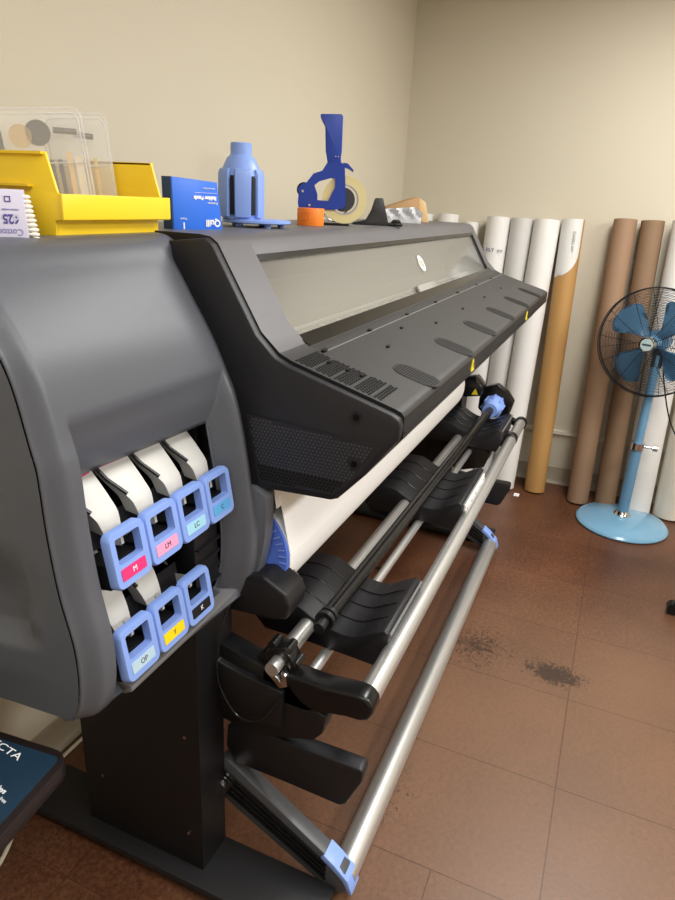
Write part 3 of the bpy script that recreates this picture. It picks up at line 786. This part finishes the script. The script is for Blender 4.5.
# rubber band box
rb = thing('rubber_band_box', 'small bright blue rubber bands box standing upside down between bin and adapter', 'box', loc=(1.22, .86, TOPZ))
LR = LM((1.127, .868), 20)
bm = B(); vs = prism(bm, [(.0325,TOPZ),(.1555,TOPZ),(.1415,1.572),(.0305,1.578)], 'y', 0, .034); xf(vs, LR); rec(bm); mesh_from(bm, 'carton', mat('blue_card', (44, 112, 228), .4), rb, bevel=.001)
bm = B(); vs = prism(bm, [(.0300,TOPZ),(.0325,TOPZ),(.0308,1.578),(.0285,1.578)], 'y', .001, .033); xf(vs, LR); rec(bm); mesh_from(bm, 'carton_side', mat('navy_card', (20, 62, 130), .5), rb)
fq = lambda u, z: LR @ frame((u, -.0008, z), (-1, 0, 0), (0, 0, -1))
text_mesh('Quill', .0190, white_ink, 'print_brand', fq(.1295, 1.4915), rb, bold=.0006)
text_mesh('Rubber Bands', .0100, white_ink, 'print_title', fq(.1100, 1.5405), rb, bold=.0007, sx=1.0)
text_mesh('Premium', .0078, white_ink, 'print_grade', fq(.1290, 1.5305), rb, sx=.9)
text_mesh('Assorted Sizes', .0050, white_ink, 'print_note', fq(.1200, 1.5590), rb)
text_mesh('1', .0170, white_ink, 'print_weight', fq(.0560, 1.4860), rb, bold=.0006)
text_mesh('Pound', .0060, white_ink, 'print_unit', fq(.0560, 1.4990), rb)
bm = B(); vs = box(bm, (.085, -.0010, 1.5500), (.141, -.0002, 1.5506)); xf(vs, LR); mesh_from(bm, 'print_line', white_ink, rb)
settle(rb)
# periwinkle core adapter
ca = thing('core_adapter', 'periwinkle blue finned roll core adapter on a round plate, standing on the printer', 'core adapter', loc=(1.47, .87, LIDZ))
LA = LM((1.42, .885), 58)
c0 = LA @ Vector((.024, .03, 0)); cx, cy = c0.x, c0.y
bm = B(); lathe(bm, [(.0001,.018),(.046,.018),(.046,.024),(.047,.026),(.0495,.112),(.047,.124),(.034,.152),(.027,.158),(.0255,.160),(.0245,.184),(.0225,.186),(.0001,.186)], (cx, cy, LIDZ), 40)
mesh_from(bm, 'hub', hpblue, ca, smooth=30)
bm = B()
for k in range(6):
    vs = prism(bm, [(.044,.022),(.0535,.022),(.0525,.118),(.049,.128),(.044,.130)], 'y', -.019, .019); xf(vs, Matrix.Translation((cx, cy, LIDZ)) @ Matrix.Rotation(k*math.pi/3+.62, 4, 'Z'))
mesh_from(bm, 'fin', hpblue, ca, bevel=.003)
bm = B()
for k in range(6):
    vs = prism(bm, [(.044,.028),(.0510,.028),(.0518,.108),(.046,.120)], 'y', -.0045, .0045); xf(vs, Matrix.Translation((cx, cy, LIDZ)) @ Matrix.Rotation(k*math.pi/3+.62+math.pi/6, 4, 'Z'))
mesh_from(bm, 'slot', deep, ca)
c1 = LA @ Vector((.062, .05, 0)); px_, py_ = c1.x, c1.y
bm = B(); lathe(bm, [(.0001,.009),(.080,.009),(.084,.011),(.084,.016),(.080,.018),(.0001,.018)], (px_, py_, LIDZ), 56)
for t in (.3, 1.6, 2.9, 4.1, 5.3): tube(bm, (px_+.06*math.cos(t), py_+.06*math.sin(t), LIDZ), (px_+.06*math.cos(t), py_+.06*math.sin(t), LIDZ+.011), .009, 12)
mesh_from(bm, 'base_plate', hpblue, ca)
settle(ca)
# orange tape roll
tp = thing('orange_tape_roll', 'small orange tape roll lying flat at the foot of the blue tape gun', 'tape roll', loc=(1.75, .84, LIDZ))
bm = B(); pipe(bm, (1.800, .857, LIDZ), (1.800, .857, LIDZ+.047), .0385, .024, 48); mesh_from(bm, 'tape', mat('orange_tape', (244, 130, 40), .45), tp, bevel=.001)
bm = B()
fo = LM((1.800, .857), 72, LIDZ+.024) @ frame((-.012, -.0378, 0), (1, 0, 0), (0, 0, 1))
for a, b in (((-.011,-.010,0),(.011,-.0094,.0010)), ((-.011,.0094,0),(.011,.010,.0010)), ((-.011,-.010,0),(-.0104,.010,.0010)), ((.0104,-.010,0),(.011,.010,.0010))):
    vs = box(bm, a, b); xf(vs, fo)
mesh_from(bm, 'print_frame', mat('orange_print', (150, 70, 30), .5), tp)
settle(tp)
# tape gun
tg = thing('tape_gun', 'royal blue pistol-grip tape dispenser standing upright on the printer', 'tape dispenser', loc=(1.92, .86, LIDZ))
gb = mat('royal_blue_metal', (34, 64, 160), .32)
LG = LM((1.885, .885), 66)
side = [(.0965,1.637),(.0843,1.640),(.0927,1.538),(.0845,1.5265),(.0553,1.5223),(-.0475,1.5228),(-.0508,1.5363),(-.0487,1.5664),(-.0519,1.577),(-.0378,1.5912),(-.0263,1.5945),(-.007,1.6194),(.0186,1.6287),(.032,1.6505),(.076,1.6520)]
hole = [(-.0029,1.5876),(.0111,1.599),(.0425,1.6086),(.057,1.6093),(.0581,1.5852),(.0475,1.563),(.0395,1.5463),(.0073,1.5474),(.0067,1.5637)]
def plate_hole(bm, outer, inner, ya, yb):
    def mk(pts, y): return [bm.verts.new((p[0], y, p[1])) for p in pts]
    es = []
    o1 = mk(outer, ya); i1 = mk(inner, ya)
    for L_ in (o1, i1):
        for i in range(len(L_)): es.append(bm.edges.new((L_[i], L_[(i+1) % len(L_)])))
    r = bmesh.ops.triangle_fill(bm, edges=es, use_beauty=True)
    fs = [g for g in r['geom'] if isinstance(g, bmesh.types.BMFace)]
    e = bmesh.ops.extrude_face_region(bm, geom=fs)
    bmesh.ops.translate(bm, verts=[g for g in e['geom'] if isinstance(g, bmesh.types.BMVert)], vec=(0, yb-ya, 0)); rec(bm)
def lg(bm, name, m, **k):
    xf(bm.verts[:], LG); rec(bm); return mesh_from(bm, name, m, tg, **k)
bm = B(); plate_hole(bm, side, hole, -.002, .002); lg(bm, 'side_plate', gb, smooth=20)
bm = B(); prism(bm, [(.088,1.640),(.0955,1.638),(.110,1.630),(.1105,1.634),(.093,1.6515),(.078,1.6535)], 'y', .002, .050); lg(bm, 'top_plate', gb)
bm = B()
hp = [(.034,1.645),(.030,1.6659),(.026,1.6815),(.0222,1.7455),(.0102,1.7651),(.0068,1.7740),(.010,1.7775),(.0684,1.7795),(.0725,1.775),(.0733,1.6839),(.0716,1.663),(.074,1.648)]
prism(bm, hp, 'y', -.001, .030); lg(bm, 'grip', gb, bevel=.005, seg=3)
bm = B(); tube(bm, (-.034, .003, 1.574), (-.034, .050, 1.574), .021, 28); lg(bm, 'tension_roller', blackg)
for (a, b) in ((-.037,1.5697),(-.0155,1.532),(.056,1.668),(.064,1.668)):
    bm = B(); rr = .0035 if b < 1.6 else .0018; tube(bm, (a, -.005, b), (a, -.0015, b), rr, 14); lg(bm, 'bolt', chrome)
bm = B(); path(bm, spline([(.020,.010,1.518),(.045,.010,1.495),(.075,.010,1.494),(.100,.010,1.530),(.103,.010,1.560)], 6), .003, 8); lg(bm, 'spring_arm', chrome)
bm = B(); box(bm, (.005, .004, LIDZ+.0005), (.105, .046, LIDZ+.007)); lg(bm, 'foot_rail', blackg, bevel=.001)
bm = B(); tube(bm, (.085, .006, 1.552), (.085, .048, 1.552), .034, 32); lg(bm, 'tape_hub', mat('hub_dark', (60, 60, 66), .4))
settle(tg)
tr = thing('clear_tape_roll', 'cream translucent packing tape roll mounted in the blue tape gun', 'tape roll', loc=(2.04, .87, 1.50))
bm = B(); pipe(bm, (.088, .005, 1.552), (.088, .053, 1.552), .067, .0435, 64); xf(bm.verts[:], LG); mesh_from(bm, 'tape', mat('amber_clear_tape', (226, 214, 160), .3), tr)
bm = B(); pipe(bm, (.088, .004, 1.552), (.088, .054, 1.552), .0435, .0400, 48); xf(bm.verts[:], LG); mesh_from(bm, 'core', mat('core_grey', (190, 188, 182), .5), tr)
settle(tr)
# black wedge shaped desk dispenser
bd = thing('desk_tape_dispenser', 'black wedge-shaped plastic dispenser right of the tape gun on the printer', 'tape dispenser', loc=(2.4, .88, LIDZ))
LW = LM((2.10, .90), 66)
bm = B(); prism(bm, [(.045,LIDZ),(.05,LIDZ+.006),(.0923,1.4938),(.1092,1.526),(.1195,1.5624),(.145,1.5637),(.1665,1.4924),(.168,LIDZ)], 'y', 0, .032); xf(bm.verts[:], LW); mesh_from(bm, 'body', mat('dark_dispenser', (44, 44, 46), .35), bd, bevel=.004)
bm = B(); box(bm, (.166, 0, LIDZ), (.215, .035, LIDZ+.010)); prism(bm, [(.175,LIDZ+.010),(.185,LIDZ+.021),(.205,LIDZ+.021),(.212,LIDZ+.010)], 'y', .004, .03); xf(bm.verts[:], LW); mesh_from(bm, 'nose', blackg, bd, bevel=.003)
settle(bd)
# cardboard box and white pack
o = None
LC_ = LM((2.83, .965), 66)
bm = B(); prism(bm, [(-.018,LIDZ),(.125,LIDZ),(.116,1.579),(-.022,1.530)], 'y', .03, .30); xf(bm.verts[:], LC_); rec(bm); ck = mesh_from(bm, 'cardboard_box', mat('kraft_card', (176, 140, 98), .7, var=.05), bevel=.002)
tag(ck, 'flat brown cardboard box on edge on the printer behind the white pouch', 'box')
bm = B(); prism(bm, [(.128,LIDZ),(.172,LIDZ),(.150,1.560),(.120,1.576)], 'y', .05, .22); xf(bm.verts[:], LC_); rec(bm)
o = mesh_from(bm, 'cardboard_wedge', mat('pale_kraft', (206, 176, 128), .7), bevel=.002); tag(o, 'pale torn cardboard piece at the far end of the printer top', 'cardboard')
bm = B()
gx, gz = 14, 7
V = [[None]*(gz+1) for _ in range(gx+1)]
for i in range(gx+1):
    for j in range(gz+1):
        x = .018+.150*i/gx + .004*(j/gz); z = LIDZ+(.050+.014*i/gx)*(j/gz)*(1 if i < gx-3 else 1-.13*(i-gx+3)*(j/gz))
        y = .022+.012*math.sin(i*1.3+j*.9)*(j/gz)+.008*random.random()*(j/gz)
        V[i][j] = bm.verts.new((x, y, z))
for i in range(gx):
    for j in range(gz): bm.faces.new((V[i][j], V[i+1][j], V[i+1][j+1], V[i][j+1]))
r = bmesh.ops.solidify(bm, geom=bm.faces[:], thickness=-.012); xf(bm.verts[:], LM((2.62, .94), 66)); rec(bm)
o = mesh_from(bm, 'poly_pouch', mat('white_poly', (232, 234, 238), .35), smooth=25); tag(o, 'crumpled white poly pouch lying on the printer beside the black dispenser', 'pouch')

# ---------------------------------------------------------------- rolls leaning on the far wall
def leaning(label, y, r, top, xb, mtl, grp='paper rolls leaning on the far wall', yl=0, core=True, end=None, loc_off=0):
    # bottom centre (xb, y+yl, 0), leaning until it touches the wall
    xt = WX - r - .002
    root = thing('paper_roll', label, 'paper roll', grp, loc=(xb, y+yl, 0))
    a = Vector((xb, y+yl, 0)); b = Vector((xt, y, top)); d = (b-a).normalized()
    a = a + Vector((0, 0, r*math.hypot(d.x, d.y)))
    bm = B(); u = Vector((0, 1, 0)); u = (u-d*u.dot(d)).normalized(); v = d.cross(u); n = 40
    rings = []
    for c, rr in ((a, r*.8), (a, r), (b, r), (b, r*.80), (a+.1*(b-a), r*.80)):
        pass
    L_ = (b-a).length
    lathe(bm, [(r*.78, .0), (r, .0), (r, L_), (r*.78, L_), (r*.78, L_-.08), (.0001, L_-.08)], (0,0,0), 40)
    mm = Matrix((u, v, d)).transposed().to_4x4(); mm.translation = a
    xf(bm.verts[:], mm)
    mesh_from(bm, 'tube', mtl, root, smooth=30)
    if end:
        bm = B(); lathe(bm, [(r*.80, 0), (r*1.004, 0), (r*1.004, .006), (r*.80, .006)], (0,0,0), 40)
        xf(bm.verts[:], mm @ Matrix.Translation((0,0,L_-.005))); mesh_from(bm, 'rim', end, root)
    settle(root); return root, mm, L_
wr1 = mat('white_roll', (226, 224, 220), .5, var=.02); wr2 = mat('pale_grey_roll', (200, 198, 194), .5, var=.03); ylr = mat('ochre_roll', (178, 136, 80), .5, var=.04)
br1 = mat('kraft_tube', (150, 120, 94), .65, var=.06, vscale=8); br2 = mat('kraft_tube_dark', (132, 105, 80), .65, var=.06, vscale=8)
leaning('white paper roll on the far wall, leftmost of those seen above the printer', 1.115, .050, 1.50, 3.75, wr1)
leaning('white paper roll on the far wall, second from the left above the printer', .975, .058, 1.505, 3.74, wr1)
leaning('shorter white paper roll on the far wall by the printer corner', .845, .045, 1.47, 3.74, wr1)
r_, m_, L_ = leaning('white roll with blue handwriting on the far wall', .690, .064, 1.505, 3.72, wr1)
t = text_mesh('3 PLY  mt', .028, mat('pen_blue', (70, 80, 120), .6), 'handwriting', m_ @ frame((0, -.0, L_-.19), (0, 0, 0.0001), (0, 0, 1)) if False else frame(m_ @ Vector((0, 0, L_-.17)), (0, -1, 0), (0, 0, 1)) @ Matrix.Translation((0, 0, .0662)), r_, sx=1.0)
t.location = -r_.location
leaning('pale grey-white roll between two brighter white ones on the far wall', .563, .060, 1.505, 3.74, wr2)
leaning('broad bright white roll beside the ochre roll on the far wall', .430, .069, 1.505, 3.70, wr1, yl=.01)
yr, ym_, yL = leaning('ochre paper roll on far wall, its top wrapped in a white sheet', .300, .058, 1.515, 3.74, ylr, yl=-.045)
# white sheet curled round the top of the ochre roll
bm = B(); n = 18; rows_ = 22
V = []
for j in range(rows_+1):
    s = j/rows_; row = []
    zz = yL-.30*s
    a1 = math.radians(205); a0 = math.radians(60 + 0)
    # the sheet's lower right corner is rounded off
    lim = a1 - (a1-a0)*1.0
    cut_ = 1.0 if s < .5 else max(.03, math.sqrt(max(0, 1-((s-.5)/.5)**2)))
    for i in range(n+1):
        t_ = math.radians(25)+math.radians(125)*cut_*i/n
        row.append(bm.verts.new(ym_ @ Vector((.0605*math.cos(t_), .0605*math.sin(t_), zz))))
    V.append(row)
for j in range(rows_):
    for i in range(n): bm.faces.new((V[j][i], V[j][i+1], V[j+1][i+1], V[j+1][i]))
t_text = text_mesh('SUNSET MATTE', .020, mat('pen_grey', (120, 126, 120), .6), 'handwriting', frame(ym_ @ Vector((-.02, .0612, yL-.13)), (0, 0, -1), (0, 1, 0)), None)
rec(bm); o = mesh_from(bm, 'paper_sheet', mat('sheet_white', (216, 216, 212), .5)); tag(o, 'curled white sheet with rounded corner wrapped on top of the ochre roll', 'paper sheet')
sheet = o; t_text.parent = o
leaning('lighter brown kraft tube left of the fan on the far wall', .045, .057, 1.53, 3.70, br1, yl=-.035)
leaning('darker brown kraft tube just behind the fan on the far wall', -.085, .056, 1.53, 3.72, br2, yl=-.05)
leaning('wide white paper roll directly behind the fan stem', -.255, .082, 1.54, 3.73, wr1, yl=-.035)
leaning('wide white paper roll behind the fan, at the right edge of the photo', -.44, .082, 1.54, 3.76, mat('cream_roll', (216, 210, 196), .5), yl=-.03)

# ---------------------------------------------------------------- pedestal fan
FX, FY = 3.535, -.225
fan = thing('pedestal_fan', 'sky blue pedestal fan with black wire guard and round base, before the paper rolls', 'fan', loc=(FX, FY, 0))
fb = mat('fan_blue', (122, 172, 204), .22, coat=.5)
bm = B(); lathe(bm, [(.0001,0),(.222,0),(.232,.006),(.232,.012),(.222,.022),(.196,.028),(.188,.034),(.10,.046),(.05,.050),(.0001,.052)], (FX-.012, FY-.004, 0), 72); mesh_from(bm, 'base', fb, fan, smooth=30)
bm = B(); lathe(bm, [(.044,.0),(.044,.010),(.034,.020),(.030,.030),(.0001,.030)], (FX, FY, .045), 32); mesh_from(bm, 'base_collar', chrome, fan)
bm = B(); tube(bm, (FX, FY, .05), (FX, FY, .44), .0275, 28); tube(bm, (FX, FY, .44), (FX, FY, .92), .0215, 28); mesh_from(bm, 'pole', mat('fan_pole_blue', (104, 150, 184), .3), fan)
bm = B(); tube(bm, (FX, FY, .425), (FX, FY, .462), .032, 24); tube(bm, (FX, FY-.025, .444), (FX, FY-.075, .444), .007, 12); tube(bm, (FX, FY-.072, .444), (FX, FY-.095, .444), .017, 12); mesh_from(bm, 'height_clamp', chrome, fan, bevel=.002)
# head, turned a little to the left
HC = Vector((3.52, -.19, .978)); yaw = math.radians(160); pitch = 0
fdir = Vector((math.cos(yaw), math.sin(yaw), 0))     # facing
hm = frame(HC, Vector((0, 0, 1)).cross(fdir), (0, 0, 1))   # local z = facing
R = .262
def ring(bm, r, z, wr): path(bm, [hm @ Vector((r*math.cos(2*math.pi*k/56), r*math.sin(2*math.pi*k/56), z)) for k in range(56)], wr, 5, closed=True)
wire = mat('guard_black_wire', (30, 32, 38), .4)
def domez(r): return .030+.045*(1-(r/R)**2)
bm = B()
for i in range(30): ring(bm, .045+(R-.045)*i/30, domez(.045+(R-.045)*i/30), .0010)
for k in range(12):
    t = 2*math.pi*k/12
    path(bm, [hm @ Vector((r*math.cos(t), r*math.sin(t), domez(r)-.003)) for r in [.03+(R-.03)*q/8 for q in range(9)]], .0016, 5)
mesh_from(bm, 'front_guard', wire, fan)
bm = B()
for i in range(16): ring(bm, .06+(R-.06)*i/16, -domez(.06+(R-.06)*i/16)-.01, .0010)
for k in range(12):
    t = 2*math.pi*k/12+.26
    path(bm, [hm @ Vector((r*math.cos(t), r*math.sin(t), -domez(r)-.007)) for r in [.05+(R-.05)*q/8 for q in range(9)]]+[hm @ Vector((R*math.cos(t), R*math.sin(t), 0))], .0015, 5)
mesh_from(bm, 'rear_guard', wire, fan)
bm = B(); ring(bm, R, .0, .0042); ring(bm, R, .026, .0024); mesh_from(bm, 'guard_rim', wire, fan)
bm = B(); vs = tube(bm, (0,0,.066), (0,0,.088), .038, 32); xf(vs, hm); rec(bm); bdg = mesh_from(bm, 'hub_badge', chrome, fan, bevel=.003)
bm = B(); vs = tube(bm, (0,0,.088), (0,0,.0895), .029, 32); xf(vs, hm); rec(bm); mesh_from(bm, 'badge_disc', mat('badge_pale', (176, 196, 196), .35), bdg)
bm = B(); vs = box(bm, (-.021,-.004,.0893), (.021,.004,.0903)); xf(vs, hm); mesh_from(bm, 'badge_text', mat('badge_ink', (50, 70, 84), .5), bdg)
for k in range(4):
    bm = B(); t0 = math.radians(45+90*k+4); n = 10; mr = 7
    G_ = []
    for i in range(n+1):
        s = i/n; r = .030+.195*s
        half = math.radians(13+14*math.sin(min(1, s*1.25)*math.pi/2)) * (1 if s < .8 else math.sqrt(max(0.02, 1-((s-.8)/.22)**2)))
        row = []
        for j in range(mr+1):
            q = (j/mr-.5)*2; a = t0+q*half+.14*s
            row.append(bm.verts.new(hm @ Vector((r*math.cos(a), r*math.sin(a), .012*q*1.4-.004))))
        G_.append(row)
    for i in range(n):
        for j in range(mr): bm.faces.new((G_[i][j], G_[i+1][j], G_[i+1][j+1], G_[i][j+1]))
    bmesh.ops.solidify(bm, geom=bm.faces[:], thickness=.0015); rec(bm)
    mesh_from(bm, 'blade', mat('fan_blade_blue', (104, 156, 194), .3), fan, smooth=60)
bm = B(); vs = tube(bm, (0,0,-.02), (0,0,.03), .034, 28, r2=.03); xf(vs, hm); rec(bm); mesh_from(bm, 'rotor_hub', mat('fan_blade_blue', (104, 156, 194), .3), fan)
bm = B(); vs = tube(bm, (0,0,-.16), (0,0,-.045), .045, 28, r2=.06); xf(vs, hm); rec(bm); mesh_from(bm, 'motor_housing', mat('fan_pole_blue', (104, 150, 184), .3), fan, bevel=.008)
bm = B(); box(bm, (FX-.02, FY-.025, .86), (FX+.02, FY+.025, .95)); tube(bm, (FX, FY-.02, .885), (FX, FY-.055, .885), .011, 12); mesh_from(bm, 'tilt_bracket', mat('bracket_dark', (36, 40, 46), .4), fan, bevel=.003)
bm = B(); path(bm, spline([(FX+.03,FY-.03,.90),(FX,FY-.05,.80),(FX,FY-.12,.60),(FX+.01,FY-.22,.45),(FX+.02,FY-.34,.30),(FX+.03,FY-.42,.10),(FX+.03,FY-.50,.006),(FX-.1,FY-.8,.006)], 8), .0035, 8); mesh_from(bm, 'power_cord', blackg, fan)
settle(fan)

# ---------------------------------------------------------------- bits at the lower left
sd = thing('side_table', 'black side table with rounded corner at the lower left edge', 'table', loc=(.36, .86, 0))
rotz = Matrix.Translation((.588, .668, 0)) @ Matrix.Rotation(math.radians(6), 4, 'Z')
bm = B(); pts = [(p[0]-.26, p[1]+.21) for p in rrect(.52, .42, .035, 6)]
vs = prism(bm, pts, 'z', .672, .70); xf(vs, rotz); rec(bm); mesh_from(bm, 'table_top', mat('black_laminate', (34, 28, 28), .3), sd, bevel=.003)
for (a, b) in ((-.47,.05),(-.47,.37)):
    bm = B(); vs = tube(bm, (a, b, 0), (a, b, .672), .014, 14); xf(vs, rotz); mesh_from(bm, 'leg', blackm, sd)
bm = B(); vs = tube(bm, (-.49, .05, .64), (-.49, .37, .64), .010, 12); vs += tube(bm, (-.45,.21,.655), (-.20,.21,.655), .010, 12); xf(vs, rotz); mesh_from(bm, 'rail', blackm, sd)
settle(sd)
cd = thing('holiday_card', 'navy holiday card with white lettering lying on the black side table', 'card', loc=(.45, .78, .70))
bm = B(); pts = [(p[0]-.155, p[1]+.115) for p in rrect(.28, .20, .008, 4)]; vs = prism(bm, pts, 'z', .7002, .7022); xf(vs, rotz); rec(bm); mesh_from(bm, 'card', mat('navy_card_print', (26, 50, 70), .4), cd)
def ct(x, y): return frame((x, y, .7023), (-.10, -1, 0), (1, -.10, 0))
text_mesh('VECTA', .0175, white_ink, 'print_title', ct(.548, .776), cd, depth=.0002, sx=1.55)
text_mesh('Happy Holidays', .0115, white_ink, 'print_greeting', ct(.492, .740), cd, depth=.0002, bold=.0003)
text_mesh('duty-free', .0085, white_ink, 'print_line', ct(.478, .705), cd, depth=.0002)
settle(cd)
cream = mat('cream_cable', (206, 198, 176), .45)
bm = B(); path(bm, spline([(.2,.95,.006),(.55,1.08,.006),(.74,1.13,.006),(.83,1.18,.006),(.88,1.22,.006),(.95,1.235,.006),(1.2,1.235,.006)], 8), .0055, 10)
tag(mesh_from(bm, 'power_cable', cream), 'cream cable running along the floor to the back of the near leg', 'cable')
bm = B()
path(bm, spline([(2.40,.83,.004),(2.44,.81,.004),(2.47,.77,.005),(2.43,.76,.004),(2.49,.73,.004)], 6), .004, 8)
tag(mesh_from(bm, 'cable_scrap', blackg), 'small curl of black cable on the floor under the printer tubes', 'cable')

ch = thing('shade_chair', 'added black swivel chair mostly out of frame, put in to shade the floor', 'chair', loc=(2.72, -.745, 0))  # invented chair: throws a soft floor shadow, one caster peeking into frame
bm = B(); vs = prism(bm, rrect(.48, .48, .12, 6), 'z', .44, .51); xf(vs, Matrix.Translation((2.72, -.745, 0))); rec(bm); mesh_from(bm, 'seat', blackp, ch, bevel=.02)
bm = B(); vs = prism(bm, rrect(.42, .50, .10, 6), 'z', 0, .06); xf(vs, Matrix.Translation((2.95, -.745, .80)) @ Matrix.Rotation(math.radians(90), 4, 'Y')); rec(bm); mesh_from(bm, 'backrest', blackp, ch, bevel=.02)
bm = B(); tube(bm, (2.72,-.745,.10), (2.72,-.745,.44), .025); mesh_from(bm, 'column', blackm, ch)
bm = B(); path(bm, [(2.90,-.745,.47),(2.985,-.745,.50),(2.985,-.745,.66)], .018, 8); mesh_from(bm, 'back_bracket', blackm, ch)
for k in range(5):
    t = 2*math.pi*k/5+1.57; c_, s_ = math.cos(t), math.sin(t)
    bm = B(); tube(bm, (2.72,-.745,.11), (2.72+.30*c_,-.745+.30*s_,.065), .022, 12, r2=.014); lg_ = mesh_from(bm, 'leg', blackm, ch)
    bm = B(); lathe(bm, [(.0001,-.02),(.026,-.02),(.026,.02),(.0001,.02)], (2.72+.30*c_,-.745+.30*s_,.026), 16, axis='x'); mesh_from(bm, 'caster', blackg, lg_)
settle(ch)

bm = B(); box(bm, (3.60, .325, .0002), (3.64, .355, .0035)); tag(mesh_from(bm, 'paper_scrap', paper), 'tiny white paper scrap on the floor before the white rolls', 'paper scrap')
